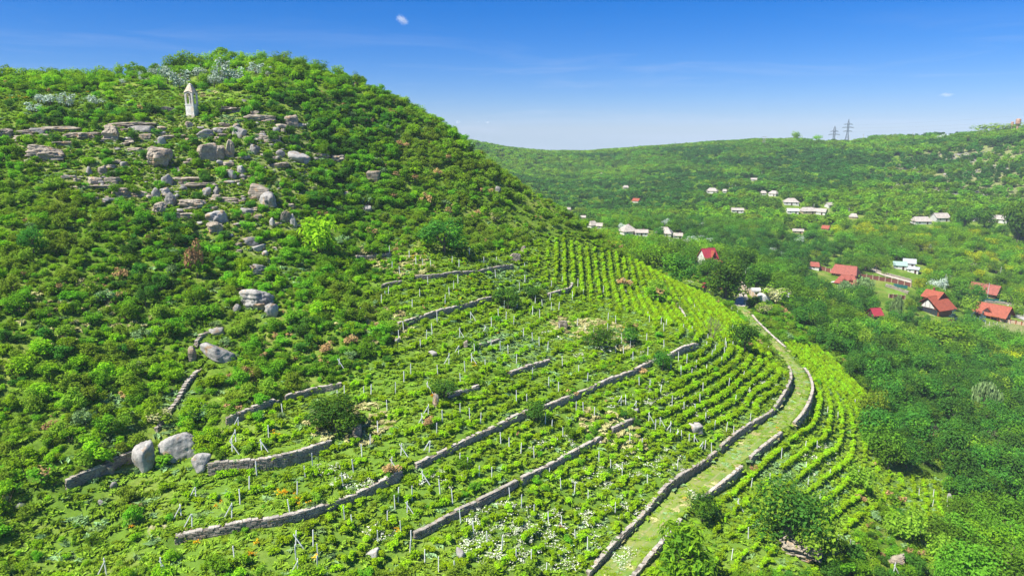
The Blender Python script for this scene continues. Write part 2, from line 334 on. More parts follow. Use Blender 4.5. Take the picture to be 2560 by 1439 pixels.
def stonemat(name,a,b,c,sc=1.0,strata=0.0,moss=.0):
    m,t=newmat(name); o=N(t,'ShaderNodeOutputMaterial'); p=N(t,'ShaderNodeBsdfPrincipled',inp={'Roughness':.9,'Specular IOR Level':.15}); L(t,p.outputs[0],o.inputs[0])
    tc=N(t,'ShaderNodeTexCoord'); g=N(t,'ShaderNodeNewGeometry'); oi=N(t,'ShaderNodeObjectInfo')
    n1=N(t,'ShaderNodeTexNoise',inp={'Scale':.45*sc,'Detail':6.0,'Roughness':.7}); L(t,g.outputs['Position'],n1.inputs['Vector'])
    n2=N(t,'ShaderNodeTexNoise',inp={'Scale':2.6*sc,'Detail':6.0,'Roughness':.75}); L(t,g.outputs['Position'],n2.inputs['Vector'])
    r1=ramp(t,[(.38,b),(.55,a)]); L(t,n1.outputs[0],r1.inputs[0])
    sp=N(t,'ShaderNodeMapRange',inp={1:.57,2:.66,3:0,4:.85}); n3=N(t,'ShaderNodeTexNoise',inp={'Scale':.8*sc,'Detail':4.0}); mp=N(t,'ShaderNodeMapping'); mp.inputs['Location'].default_value=(31,7,3); L(t,g.outputs['Position'],mp.inputs[0]); L(t,mp.outputs[0],n3.inputs['Vector']); L(t,n3.outputs[0],sp.inputs[0])
    mx=N(t,'ShaderNodeMix',data_type='RGBA'); L(t,sp.outputs[0],mx.inputs[0]); L(t,r1.outputs[0],mx.inputs[6]); mx.inputs[7].default_value=(*c,1)
    hv=N(t,'ShaderNodeHueSaturation'); L(t,mx.outputs[2],hv.inputs['Color'])
    mr=N(t,'ShaderNodeMapRange',inp={1:.25,2:.75,3:.55,4:1.3}); L(t,n2.outputs[0],mr.inputs[0])
    m3=N(t,'ShaderNodeMath',operation='MULTIPLY_ADD',inp={1:.35,2:.82}); L(t,oi.outputs['Random'],m3.inputs[0]); m4=N(t,'ShaderNodeMath',operation='MULTIPLY'); L(t,m3.outputs[0],m4.inputs[0]); L(t,mr.outputs[0],m4.inputs[1]); L(t,m4.outputs[0],hv.inputs['Value'])
    L(t,hv.outputs[0],p.inputs['Base Color'])
    bp=N(t,'ShaderNodeBump',inp={'Strength':.9,'Distance':.12}); L(t,n2.outputs[0],bp.inputs['Height'])
    if strata:
        mz=N(t,'ShaderNodeMapping'); mz.inputs['Scale'].default_value=(.12,.12,3.2); L(t,g.outputs['Position'],mz.inputs[0]); nn=N(t,'ShaderNodeTexNoise',inp={'Scale':1.0,'Detail':3.0}); L(t,mz.outputs[0],nn.inputs['Vector'])
        b2=N(t,'ShaderNodeBump',inp={'Strength':strata,'Distance':.35}); L(t,nn.outputs[0],b2.inputs['Height']); L(t,bp.outputs[0],b2.inputs['Normal']); L(t,b2.outputs[0],p.inputs['Normal'])
    else: L(t,bp.outputs[0],p.inputs['Normal'])
    return m
M['rock']=stonemat('limestone_grey',(.38,.365,.325),(.21,.20,.18),(.40,.27,.15))
M['strata']=stonemat('limestone_layered',(.39,.335,.25),(.20,.17,.13),(.46,.30,.16),strata=.9)
M['stone']=stonemat('wall_stone',(.37,.33,.26),(.24,.21,.17),(.34,.25,.15),2.0)
M['cap']=stonemat('wall_cap_stone',(.51,.465,.39),(.36,.325,.265),(.46,.34,.23),2.0)
M['shrine']=stonemat('shrine_stone',(.66,.63,.56),(.50,.47,.41),(.54,.45,.33),1.2)
M['shroof']=stonemat('shrine_roof_stone',(.48,.41,.30),(.36,.30,.23),(.42,.33,.22),1.5)
# ground: green turf with dry patches, bare earth where the cover says so
m,t=newmat('turf'); o=N(t,'ShaderNodeOutputMaterial'); p=N(t,'ShaderNodeBsdfDiffuse'); L(t,p.outputs[0],o.inputs[0])
g=N(t,'ShaderNodeNewGeometry'); at=N(t,'ShaderNodeAttribute',attribute_name='cover'); sc_=N(t,'ShaderNodeSeparateColor'); L(t,at.outputs['Color'],sc_.inputs[0])
n1=N(t,'ShaderNodeTexNoise',inp={'Scale':.09,'Detail':8.0,'Roughness':.68}); L(t,g.outputs['Position'],n1.inputs['Vector'])
n2=N(t,'ShaderNodeTexNoise',inp={'Scale':1.3,'Detail':6.0,'Roughness':.75}); L(t,g.outputs['Position'],n2.inputs['Vector'])
r1=ramp(t,[(.36,(.075,.14,.018)),(.5,(.125,.215,.024)),(.66,(.22,.25,.06))]); L(t,n1.outputs[0],r1.inputs[0])
r2=ramp(t,[(.32,(.40,.40,.36)),(.5,(.95,.95,.95)),(.7,(1.35,1.3,1.2))]); L(t,n2.outputs[0],r2.inputs[0])
mm=N(t,'ShaderNodeMix',data_type='RGBA',blend_type='MULTIPLY',inp={0:1.0}); L(t,r1.outputs[0],mm.inputs[6]); L(t,r2.outputs[0],mm.inputs[7])
rd=ramp(t,[(.35,(.20,.15,.085)),(.6,(.42,.34,.24))]); L(t,n2.outputs[0],rd.inputs[0])
am=N(t,'ShaderNodeMath',operation='ADD',use_clamp=True); ns=N(t,'ShaderNodeMath',operation='MULTIPLY_ADD',inp={1:1.6,2:-.8}); L(t,n2.outputs[0],ns.inputs[0])
gt=N(t,'ShaderNodeMath',operation='GREATER_THAN',inp={1:.02}); L(t,sc_.outputs[0],gt.inputs[0]); mu=N(t,'ShaderNodeMath',operation='MULTIPLY'); L(t,ns.outputs[0],mu.inputs[0]); L(t,gt.outputs[0],mu.inputs[1]); L(t,mu.outputs[0],am.inputs[0]); L(t,sc_.outputs[0],am.inputs[1])
mx=N(t,'ShaderNodeMix',data_type='RGBA'); L(t,am.outputs[0],mx.inputs[0]); L(t,mm.outputs[2],mx.inputs[6]); L(t,rd.outputs[0],mx.inputs[7])
ml=N(t,'ShaderNodeMix',data_type='RGBA'); mlc=N(t,'ShaderNodeMath',operation='MULTIPLY',inp={1:.8}); L(t,sc_.outputs[1],mlc.inputs[0]); L(t,mlc.outputs[0],ml.inputs[0]); L(t,mx.outputs[2],ml.inputs[6]); ml.inputs[7].default_value=(.15,.27,.035,1)
L(t,ml.outputs[2],p.inputs[0]); M['turf']=m
# ------------------------------------------------------------------ picture-measured areas, turned into cover and planting zones
def inpoly(x,y,P):
    P=np.asarray(P,float); r=np.zeros(np.shape(x),bool); j=len(P)-1
    for i in range(len(P)):
        xi,yi=P[i]; xj,yj=P[j]; c=((yi>y)!=(yj>y))&(x<(xj-xi)*(y-yi)/((yj-yi) or 1e-9)+xi); r^=c; j=i
    return r
Zn=dict(
 vine=[(905,650),(1040,625),(1270,625),(1330,610),(1420,585),(1500,625),(1640,675),(1760,735),(1850,800),(1930,900),(1978,950),(1962,1010),(1900,1060),(1770,1155),(1600,1285),(1455,1439),(430,1439),(480,1340),(460,1250),(560,1180),(560,1050),(640,1030),(850,965),(980,860),(985,800),(900,740)],
 vine2=[(1600,1460),(1760,1280),(1900,1150),(2010,1060),(2045,1000),(2030,950),(1960,860),(2050,870),(2180,1000),(2150,1100),(2210,1180),(2380,1210),(2340,1320),(2200,1270),(2080,1439)],
 rows=[(1380,600),(1500,625),(1640,675),(1760,735),(1850,800),(1930,900),(1978,950),(1962,1010),(1830,1100),(1640,1040),(1740,870),(1660,840),(1600,780),(1500,740),(1430,740),(1380,690)],
 rows2=[(1800,1280),(1900,1150),(2010,1060),(2045,1000),(2030,950),(1960,860),(2050,870),(2180,1000),(2110,1090),(2170,1110),(2100,1260),(2180,1200),(2140,1330),(2000,1270),(2020,1200),(1900,1180)],
 rowsv=[(1335,600),(1420,588),(1500,622),(1640,675),(1760,735),(1850,792),(1900,860),(1850,880),(1760,850),(1640,800),(1560,780),(1480,765),(1400,740),(1345,680)],
 meadow=[(240,262),(330,232),(460,228),(640,236),(770,285),(700,300),(600,262),(480,285),(380,268),(300,285)],
 fmeadow=[(-300,240),(0,238),(270,222),(330,240),(240,290),(100,300),(-300,320)],
 cliff=[(0,315),(260,300),(470,290),(760,290),(800,400),(740,600),(640,640),(500,560),(230,500),(60,430)],
 lowgrass=[(20,1290),(170,1225),(340,1150),(520,1190),(470,1250),(480,1340),(440,1439),(0,1439)],
 rocky=[(2150,430),(2330,375),(2600,350),(2600,520),(2400,500),(2240,480)],
 field=[(2360,572),(2420,562),(2510,560),(2525,578),(2450,588)],
 field2=[(2170,478),(2230,474),(2250,486),(2190,490)],
 plateau=[(1960,352),(2120,346),(2200,352),(2130,360),(2060,362)],
 garden=[(2430,815),(2560,800),(2620,860),(2500,850)],
 yard=[(1690,690),(1760,712),(1850,748),(1840,768),(1740,735)],
 dirt0=[(1835,738),(1870,738),(1878,760),(1845,768)],
 dirt1=[(1985,700),(2010,712),(2005,722),(1955,712)],
 lawn=[(2214,722),(2260,728),(2262,742),(2220,738)],
 bank=[(1940,1355),(2045,1360),(2050,1395),(1960,1385)],
 bank2=[(360,1300),(415,1300),(425,1335),(380,1345)],
)
def zone(u,v,d,name):
    P_=Zn[name]; lim=(0,262) if name in('vine','vine2','rows','rows2','meadow','fmeadow','cliff','lowgrass','bank','bank2','yard','dirt0') else (262,1200)
    return inpoly(u,v,P_)&(d>lim[0])&(d<lim[1])
PU,PV,PD=proj(GX,GY,ZG)
cov=np.zeros(GX.shape+(4,),np.float32); cov[...,3]=1
for nme,val in (('cliff',.24),('rocky',.34),('bank',.9),('bank2',.8),('dirt0',.9),('dirt1',.8),('garden',.35)): cov[...,0][zone(PU,PV,PD,nme)]=val
vz=zone(PU,PV,PD,'vine')|zone(PU,PV,PD,'vine2')
cov[...,1][vz]=.65
for nme,val in (('meadow',.5),('fmeadow',.35),('field',1.),('field2',.7),('plateau',.8),('yard',.8),('lawn',1.),('lowgrass',.3)): cov[...,1][zone(PU,PV,PD,nme)]=val
na,nl=GX.shape
V=np.stack([GX,GY,ZG],-1).reshape(-1,3); idx=np.arange(na*nl).reshape(na,nl)
Q=np.stack([idx[:-1,:-1],idx[1:,:-1],idx[1:,1:],idx[:-1,1:]],-1).reshape(-1,4)[:,::-1]
me=bpy.data.meshes.new('ground'); me.vertices.add(len(V)); me.vertices.foreach_set('co',V.ravel()); me.loops.add(Q.size); me.loops.foreach_set('vertex_index',Q.ravel().astype(np.int32))
me.polygons.add(len(Q)); me.polygons.foreach_set('loop_start',np.arange(0,Q.size,4,dtype=np.int32)); me.polygons.foreach_set('loop_total',np.full(len(Q),4,np.int32)); me.polygons.foreach_set('use_smooth',np.ones(len(Q),bool))
me.update(calc_edges=True); ca=me.color_attributes.new('cover','FLOAT_COLOR','POINT'); ca.data.foreach_set('color',cov.reshape(-1,4).ravel()); me.materials.append(M['turf'])
obj('ground',me,kind='structure',label='green hillside, terraces and valley floor',cat='ground')
# ------------------------------------------------------------------ plants: unit shapes (1 wide, 1 tall), shared by every copy
def foliage(name,mats,n,lobes,leaf,zlo=.08,seed=0,trunk=None,shape='round',extra=0.0,mix=0.0,asp=1.5):
    """leaf cards spread over several lobes filling the crown; second material for a share of the lobes"""
    r=np.random.default_rng(seed); V=[];Fc=[];mi=[];lv=[]
    C=[];RR=[]
    for k in range(lobes):
        if shape=='round':
            a=r.uniform(0,6.283); q=r.uniform(0,1)**.5*.33; z=r.uniform(zlo+.18,.80); q*=math.sqrt(max(0,1-((z-.5)/.52)**2))+.15; C.append((q*math.cos(a),q*math.sin(a),z)); RR.append(r.uniform(.15,.27))
        elif shape=='cone':
            z=r.uniform(.05,.9); q=(1-z)*.36; a=r.uniform(0,6.283); C.append((q*math.cos(a),q*math.sin(a),z)); RR.append(.04+.13*(1-z))
        elif shape=='hedge':
            C.append((r.uniform(-.42,.42),r.uniform(-.16,.16),r.uniform(.35,.80))); RR.append(r.uniform(.14,.24))
        elif shape=='mat':
            a=r.uniform(0,6.283); q=r.uniform(0,1)**.5*.45; C.append((q*math.cos(a),q*math.sin(a),r.uniform(.05,.3))); RR.append(r.uniform(.1,.2))
        elif shape=='weep':
            a=r.uniform(0,6.283); q=r.uniform(.1,.4); C.append((q*math.cos(a),q*math.sin(a),.85-q*.5)); RR.append(.16)
        elif shape=='top':
            a=r.uniform(0,6.283); q=r.uniform(0,1)**.5*.36; z=.84-q*.55+r.uniform(-.08,.08); C.append((q*math.cos(a),q*math.sin(a),z)); RR.append(r.uniform(.08,.16))
    C=np.array(C);RR=np.array(RR); lm=(r.random(lobes)<mix).astype(int)
    li=r.choice(lobes,n,p=RR**2/np.sum(RR**2)); lobv=r.uniform(-.16,.16,lobes)
    dirs=r.normal(size=(n,3)); dirs/=np.linalg.norm(dirs,axis=1)[:,None]
    rad=RR[li]*(r.uniform(.35,1.0,n)**.5)*(1+.25*r.normal(size=n)*.5); p=C[li]+dirs*rad[:,None]*np.array([1,1,.9 if shape!='cone' else .5])
    if shape=='weep': p[:,2]-=r.uniform(0,.45,n)*(np.hypot(p[:,0],p[:,1])>.2)
    p[:,2]=np.clip(p[:,2],.02,1.05)
    nr=dirs*.8+np.array([0,0,.6])+r.normal(size=(n,3))*.36; nr/=np.linalg.norm(nr,axis=1)[:,None]
    t=np.cross(nr,r.normal(size=(n,3))); t/=np.maximum(np.linalg.norm(t,axis=1)[:,None],1e-6); b=np.cross(nr,t)
    s=leaf*r.uniform(.55,1.35,n)[:,None]
    if shape=='weep': t=t*.3+np.array([0,0,1]); s=s*1.0
    q=np.stack([p-t*s*asp*.5,p+b*s*.42+nr*s*.1,p+t*s*asp*.5-nr*s*.18,p-b*s*.42+nr*s*.1],1)
    V=q.reshape(-1,3).tolist(); Fc=[(4*i,4*i+1,4*i+2,4*i+3) for i in range(n)]
    m=bpy.data.meshes.new(name); nv=len(V)
    TV,TF=[],[]
    if trunk: TV,TF=trunk
    m.from_pydata(V+[tuple(v) for v in TV],[],Fc+[tuple(i+nv for i in f) for f in TF])
    for x in mats: m.materials.append(x)
    mt=np.concatenate([lm[li] if len(mats)>1 and mix>0 else np.zeros(n,int),np.full(len(TF),len(mats)-1)]); m.polygons.foreach_set('material_index',mt.astype(np.int32))
    a=m.attributes.new('lv','FLOAT','FACE'); a.data.foreach_set('value',np.concatenate([np.clip(.5+.25*r.normal(size=n)+lobv[li],0,1),np.full(len(TF),.5)]).astype(np.float32)); m.update(); return m
def trunkgeo(h=.45,r0=.035,limbs=5,seed=0,lo=0.0):
    r=random.Random(seed); b=MB(); b.bar((0,0,-.12+lo),(r.uniform(-.03,.03),r.uniform(-.03,.03),h),r0,r0*.6,n=5)
    for k in range(limbs):
        a=6.283*k/limbs+r.uniform(-.4,.4); z0=h*r.uniform(.45,.95); q=r.uniform(.18,.34); z1=min(.9,z0+r.uniform(.2,.4)); b.bar((0,0,z0),(q*math.cos(a),q*math.sin(a),z1),r0*.5,r0*.15,n=4)
    return b.V,b.F
def stemgeo(k=4,seed=0,h=.7,r0=.014):
    r=random.Random(seed); b=MB()
    for i in range(k):
        a=6.283*i/k+r.uniform(-.5,.5); q=r.uniform(.08,.3); b.bar((0,0,-.1),(q*math.cos(a)*.5,q*math.sin(a)*.5,h*.5),r0,r0*.8,n=3); b.bar((q*math.cos(a)*.5,q*math.sin(a)*.5,h*.5),(q*math.cos(a),q*math.sin(a),h),r0*.8,r0*.3,n=3)
    return b.V,b.F
def bare(name,mat,seed=0,n=26,r0=.012):
    r=random.Random(seed); b=MB()
    def br(p,d,l,rr,k):
        q=p+d*l; b.bar(p,q,rr,rr*.6,n=3)
        if k==0: return
        for _ in range(3): br(q,(d+Vector([r.uniform(-.7,.7) for _ in range(3)])).normalized(),l*.68,rr*.6,k-1)
    for i in range(7):
        a=r.uniform(0,6.283); br(Vector((0,0,-.05)),Vector((math.cos(a)*.6,math.sin(a)*.6,1)).normalized(),.34,r0,3)
    return mesh(name,b.V,b.F,[mat])
KSH={}   # shrub kinds: list of (foliage mesh, stem mesh, combined mesh)
def plantkind(key,mats,n,lobes,leaf,count,tr=False,nm='shrub',**k):
    L_=[]
    for i in range(count):
        sd=hash_(key)+i*17
        tg=trunkgeo(seed=sd,**(k.get('tg') or {})) if tr else stemgeo(seed=sd)
        kk={a:b for a,b in k.items() if a!='tg'}
        f=foliage(nm+'_leaves',mats,n,lobes,leaf,seed=sd,**kk); tm=mesh(nm+'_wood',tg[0],tg[1],[M['bark']])
        c=foliage(nm+'_whole',list(mats)+[M['bark']],n,lobes,leaf,seed=sd,trunk=tg,**kk)
        L_.append((f,tm,c))
    KSH[key]=L_
def hash_(s): return sum((i+1)*ord(c) for i,c in enumerate(s))%9973
plantkind('green',[M['green']],780,13,.078,5); plantkind('dark',[M['dark']],780,12,.078,4); plantkind('olive',[M['olive']],780,14,.072,5)
plantkind('lime',[M['lime']],760,13,.08,4); plantkind('silver',[M['silver']],420,9,.07,2); plantkind('smoke',[M['green'],M['smoke']],420,9,.085,2,mix=.5); plantkind('cream',[M['olive'],M['cream']],420,9,.08,1,mix=.65)
plantkind('airy',[M['lime'],M['green']],620,24,.06,4,shape='top',mix=.5); plantkind('sage',[M['sage']],380,8,.085,1)
T=dict(tr=True,nm='tree',zlo=.16)
plantkind('tgreen',[M['tgreen']],1400,19,.05,4,**T); plantkind('tdark',[M['tdark'],M['tgreen']],1400,17,.05,4,mix=.2,**T); plantkind('tlime',[M['tlime'],M['tgreen']],1300,17,.05,3,mix=.25,**T)
plantkind('tyellow',[M['tlime'],M['yellow']],1200,15,.05,2,mix=.6,**T); plantkind('tolive',[M['olive']],900,13,.062,1,**T); plantkind('tsilver',[M['silver']],850,13,.055,1,**T)
plantkind('tcream',[M['tlime'],M['cream']],1000,14,.055,1,mix=.6,**T); plantkind('big',[M['olive'],M['tdark']],3600,30,.035,1,tr=True,nm='tree',mix=.6,zlo=.05); plantkind('walnut',[M['tdark'],M['tgreen']],3200,26,.042,2,tr=True,nm='tree',mix=.4,zlo=.1)
plantkind('sumac',[M['tlime'],M['tgreen']],1700,20,.06,1,tr=True,nm='tree',mix=.35,zlo=.05,asp=2.2)
plantkind('spruce',[M['spruce']],700,18,.06,1,tr=True,nm='tree',shape='cone',tg=dict(h=.9,limbs=0,r0=.02)); plantkind('willow',[M['sage']],1100,16,.05,1,tr=True,nm='tree',shape='weep',asp=3.0)
plantkind('tairy',[M['green'],M['lime']],900,26,.05,3,tr=True,nm='tree',shape='top',mix=.4); plantkind('robinia',[M['lime'],M['green']],900,16,.055,3,tr=True,nm='tree',mix=.35,shape='round',zlo=.25)
plantkind('fgreen',[M['tgreen']],300,11,.12,3,**T); plantkind('fdark',[M['tdark']],300,11,.12,2,**T); plantkind('flime',[M['tlime']],300,10,.12,2,**T); plantkind('folive',[M['olive']],300,10,.12,2,**T)
plantkind('vine',[M['vine']],460,10,.115,3,nm='vine',shape='hedge')
def instancer(name,label,protos,pts,rz,sc,ix,mat=None,cat=None,kind='stuff'):
    c=bpy.data.collections.new(name+'_forms')
    for i,m_ in enumerate(protos): c.objects.link(bpy.data.objects.new('%s_form.%03d'%(name,i+1),m_))
    m_=bpy.data.meshes.new(name); pts=np.asarray(pts,np.float32); m_.vertices.add(len(pts)); m_.vertices.foreach_set('co',pts.ravel())
    for nm_,ty,da in (('rz','FLOAT',rz),('ix','INT',ix)):
        a=m_.attributes.new(nm_,ty,'POINT'); a.data.foreach_set('value',np.asarray(da,np.float32 if ty=='FLOAT' else np.int32))
    a=m_.attributes.new('sc','FLOAT_VECTOR','POINT'); a.data.foreach_set('vector',np.asarray(sc,np.float32).ravel()); m_.update()
    o=obj(name,m_,label=label,kind=kind,cat=cat)
    g=bpy.data.node_groups.new(name,'GeometryNodeTree'); g.interface.new_socket('Geometry',in_out='INPUT',socket_type='NodeSocketGeometry'); g.interface.new_socket('Geometry',in_out='OUTPUT',socket_type='NodeSocketGeometry')
    gi=g.nodes.new('NodeGroupInput'); go=g.nodes.new('NodeGroupOutput'); ip=g.nodes.new('GeometryNodeInstanceOnPoints'); ci=g.nodes.new('GeometryNodeCollectionInfo')
    ci.inputs['Collection'].default_value=c; ci.inputs['Separate Children'].default_value=True; ci.inputs['Reset Children'].default_value=True
    def na_(n_,ty):
        x=g.nodes.new('GeometryNodeInputNamedAttribute'); x.data_type=ty; x.inputs['Name'].default_value=n_; return x.outputs['Attribute']
    cx=g.nodes.new('ShaderNodeCombineXYZ'); g.links.new(na_('rz','FLOAT'),cx.inputs[2]); g.links.new(gi.outputs[0],ip.inputs['Points']); g.links.new(ci.outputs[0],ip.inputs['Instance']); ip.inputs['Pick Instance'].default_value=True
    g.links.new(na_('ix','INT'),ip.inputs['Instance Index']); g.links.new(cx.outputs[0],ip.inputs['Rotation']); g.links.new(na_('sc','FLOAT_VECTOR'),ip.inputs['Scale']); g.links.new(ip.outputs[0],go.inputs[0])
    md=o.modifiers.new('scatter','NODES'); md.node_group=g; return o
# ------------------------------------------------------------------ labels: what stands nearest in the picture
LM=[(478,250,'the stone shrine'),(120,385,'the brown layered cliff'),(397,395,'the overhanging rock with a hollow'),(522,382,'the angular cliff under the shrine'),(675,500,'the round layered boulder'),(543,555,'the boulder with an orange foot'),(652,755,'the biggest grey boulder on the scrub slope'),(545,885,'the tilted slab in the scrub'),(368,1135,'the standing grey boulder'),(457,1115,'the flat-topped leaning boulder'),(700,1150,'the tall wall with the tan top'),(680,1290,'the lowest left terrace wall'),(842,1050,'the big dark round bush'),(935,435,'the lone grey crag on the wooded slope'),(1406,812,'the tan boulder in the vineyard'),(1735,1070,'the mossy rock in the vineyard'),(1780,810,'the bare brown bush'),(1710,665,'the left walnut tree by the white house'),(1805,690,'the big walnut trees by the gate'),(1880,735,'the pale panel fence'),(1765,640,'the white house with the crimson roof'),(2117,662,'the long red-roofed house'),(2122,695,'the red-roofed pavilion'),(2340,755,'the log villa'),(2490,775,'the orange-roofed log house'),(2470,718,'the red-roofed barn'),(2265,665,'the tin-roofed house'),(2190,780,'the small crimson roof in the trees'),(2240,765,'the weeping willow'),(1980,505,'the white house with a hip roof'),(2410,545,'the twin round trees by the field'),(2500,545,'the long pale-roofed house'),(2310,550,'the grey gabled house'),(1570,575,'the pyramid-roofed house'),(1663,580,'the house with the broad pale roof'),(1110,595,'the large bush above the top vines'),(800,600,'the bright bush on the upper slope'),(1180,672,'the topmost terrace wall'),(1120,775,'the bastion wall'),(1320,915,'the tan wall edge'),(1180,1110,'the long middle terrace wall'),(1500,955,'the grey terrace wall stretch'),(1705,875,'the short curved grey wall'),(1170,1265,'the lowest thin wall'),(932,1390,'the flat slab at the bottom'),(1152,1385,'the small upright stone'),(2000,1290,'the great olive-green bush'),(1720,1370,'the bright bush by the track wall'),(1990,1375,'the earthy rock bank'),(1585,1280,'the inner track wall'),(1650,1370,'the outer track wall'),(1975,1060,'the gap in the outer wall'),(2010,960,'the bend of the track'),(1875,790,'the upper end of the track'),(730,1245,'the orange flower patch'),(685,1085,'the yellow flower terrace'),(495,670,'the tall rusty smoke bush'),(110,1190,'the rusty bush at the lower left'),(85,600,'the dark bush on the left slope'),(555,190,'the tall silver tree'),(430,190,'the silver bushes on the crest'),(120,265,'the silver bushes on the meadow'),(60,245,'the yellow flower meadow'),(1040,260,'the shoulder of the hill'),(860,170,'the crest of the hill'),(250,160,'the crest trees at the left'),(1200,390,'the tail of the hill'),(2117,320,'the tall pylon'),(2084,335,'the smaller pylon'),(2540,315,'the rusty water tower'),(2400,440,'the pale scree slope'),(1340,385,'the notch in the far ridge'),(2240,1370,'the rock outcrop at the bottom right'),(2330,1065,'the bare branches in the lower wood'),(2150,940,'the tip of the outer vine rows'),(1100,900,'the leaning posts in the vineyard centre'),(1650,1000,'the white-flowered patch'),(1300,1360,'the big white flower patch'),(250,800,'the open scrub'),(20,1000,'the left picture edge'),(2540,1000,'the right edge of the wood'),(2540,1380,'the bottom right corner'),(40,1400,'the bottom left corner'),(1500,690,'the steep row vines'),(1255,830,'the orange flower clump')]
LMa=np.array([(a,b) for a,b,c in LM],float); USED={}
DW=[('right of',0),('below and right of',1),('below',2),('below and left of',3),('left of',4),('above and left of',5),('above',6),('above and right of',7)]
def lab(what,u,v,what2=''):
    d=np.hypot(LMa[:,0]-u,LMa[:,1]-v); o=np.argsort(d)
    tries=[]
    for k in o[:5]:
        dd=d[k]; a=math.atan2(v-LMa[k,1],u-LMa[k,0]); w=DW[int(round(a/(math.pi/4)))%8][0]
        q='close ' if dd<35 else ('just ' if dd<75 else ('' if dd<130 else ('well ' if dd<220 else 'far ')))
        s=f'{what} {q}{w} {LM[k][2]}'
        if len(s.split())<=16: tries.append(s)
    for s in tries:
        if s not in USED: USED[s]=1; return s
    # two landmarks
    for k in o[:4]:
        for j in o[:7]:
            if j==k: continue
            s=f'{what} between {LM[k][2]} and {LM[j][2]}'
            if len(s.split())<=16 and s not in USED: USED[s]=1; return s
    s=tries[0]; USED[s]+=1; return s
SIZES=[(0,'tiny'),(14,'small'),(22,'middling'),(34,'large'),(60,'huge')]
def sizeword(px):
    w='tiny'
    for a,b in SIZES:
        if px>=a: w=b
    return w
KN=dict(airy='loose feathery',tairy='open-crowned',green='mid-green',dark='dark green',olive='olive green',lime='bright green',silver='silvery',smoke='rusty-topped',cream='cream-flowered',sage='grey-green',tgreen='mid-green',tdark='dark green',tlime='bright green',tyellow='yellow-green',tolive='olive green',tsilver='silvery',tcream='cream-flowered',walnut='dense dark',big='dark olive',sumac='bright feathery',spruce='blue-green',willow='weeping',robinia='feathery bright',fgreen='green',fdark='dark',flime='bright',folive='olive')
def shrub(key,x,y,z,w,h,label,group='shrubs on the slopes'):
    f,t_,c=random.choice(KSH[key]); o=obj('shrub',f,None,(x,y,z),random.uniform(0,6.28),(w*random.uniform(.85,1.15),w*random.uniform(.85,1.15),h),label=label,cat='bush',group=group)
    s=obj('stems',t_,o); return o
def tree(key,x,y,z,w,h,label,group='trees of the valley wood',name='tree',cat='tree'):
    f,t_,c=random.choice(KSH[key]); o=obj(name,None,None,(x,y,z),random.uniform(0,6.28),(w,w,h),label=label,cat=cat,group=group)
    obj('trunk',t_,o); obj('crown',f,o); return o
HB=[]   # house faces kept in view: gardens before the houses are planted low
BLOCK=[]   # (x,y,r) kept free of scattered plants
def block(x,y,r): BLOCK.append((x,y,r))
# ------------------------------------------------------------------ track and lanes
M['track']=solid('track_turf',(.24,.27,.06),c2=(.11,.22,.022),scale=.45); M['rut']=solid('rut_soil',(.28,.27,.11),c2=(.15,.24,.05),scale=1.6); M['lane']=solid('lane_gravel',(.50,.44,.36),c2=(.38,.34,.26),scale=.7); M['asph']=solid('lane_paving',(.42,.40,.38),var=.2)
def ribbon(name,P,w,mats,label,lift=.03,Zf=None,prof=None,cat='path'):
    P=resample(P,1.0); T_,Nn=normals2(P); prof=prof or [-.5,-.25,0,.25,.5]; V=[];Fc=[];mi=[]
    for i,p in enumerate(P):
        for s in prof:
            ww=w*(1+(.10*math.sin(i*.7+s*9)+.07*math.sin(i*.23+1)) ); x=p[0]+Nn[i,0]*s*ww; y=p[1]+Nn[i,1]*s*ww
            V.append((x,y,(Zf(i) if Zf else float(ground(x,y)))+lift))
    k=len(prof)
    for i in range(len(P)-1):
        for j in range(k-1):
            Fc.append((i*k+j,i*k+j+1,(i+1)*k+j+1,(i+1)*k+j)); mi.append(1 if (len(mats)>1 and j in (2,6)) else 0)
    return obj(name,mesh(name,V,Fc,mats,True,mi),label=label,cat=cat,kind='structure')
ribbon('track',RC,3.9,[M['track'],M['rut']],'grassy track running between two low stone walls',lift=.05,prof=[-.5,-.34,-.22,-.12,0,.05,.12,.22,.34,.5])
def HP(L_,dz=0): return np.array([hit1(a,b,dz)[:2] for a,b in L_])
for nm,px,w,mt,lb in [('lane',[(1850,766),(1852,752),(1858,742),(1855,728),(1848,716)],3.2,'lane','bare earth lane passing the gate under the walnut trees'),
  ('lane',[(1862,474),(1868,486),(1874,498),(1886,510)],5,'lane','pale village lane climbing between the far houses'),
  ('lane',[(1660,598),(1675,606),(1690,614)],4,'lane','short pale lane below the broad-roofed house'),
  ('lane',[(2178,668),(2192,680),(2225,692),(2278,706)],4,'lane','sandy lane above the brown fence'),
  ('road',[(2540,762),(2530,775),(2545,790),(2575,803)],5,'asph','grey paved road at the right edge below the barn')]:
    ribbon(nm,HP(px),w,[M[mt]],lb,lift=.14 if lb.startswith('bare earth') else .35)
M['strip']=solid('dry_grass',(.34,.36,.14),c2=(.16,.28,.05),scale=.7)
STP=HP([(1640,684),(1672,694),(1700,706),(1735,720),(1768,730),(1805,744),(1838,760)])
ribbon('grass_strip',STP,3.4,[M['strip']],'pale grassy strip along the upper edge of the steep vine rows',lift=.10)
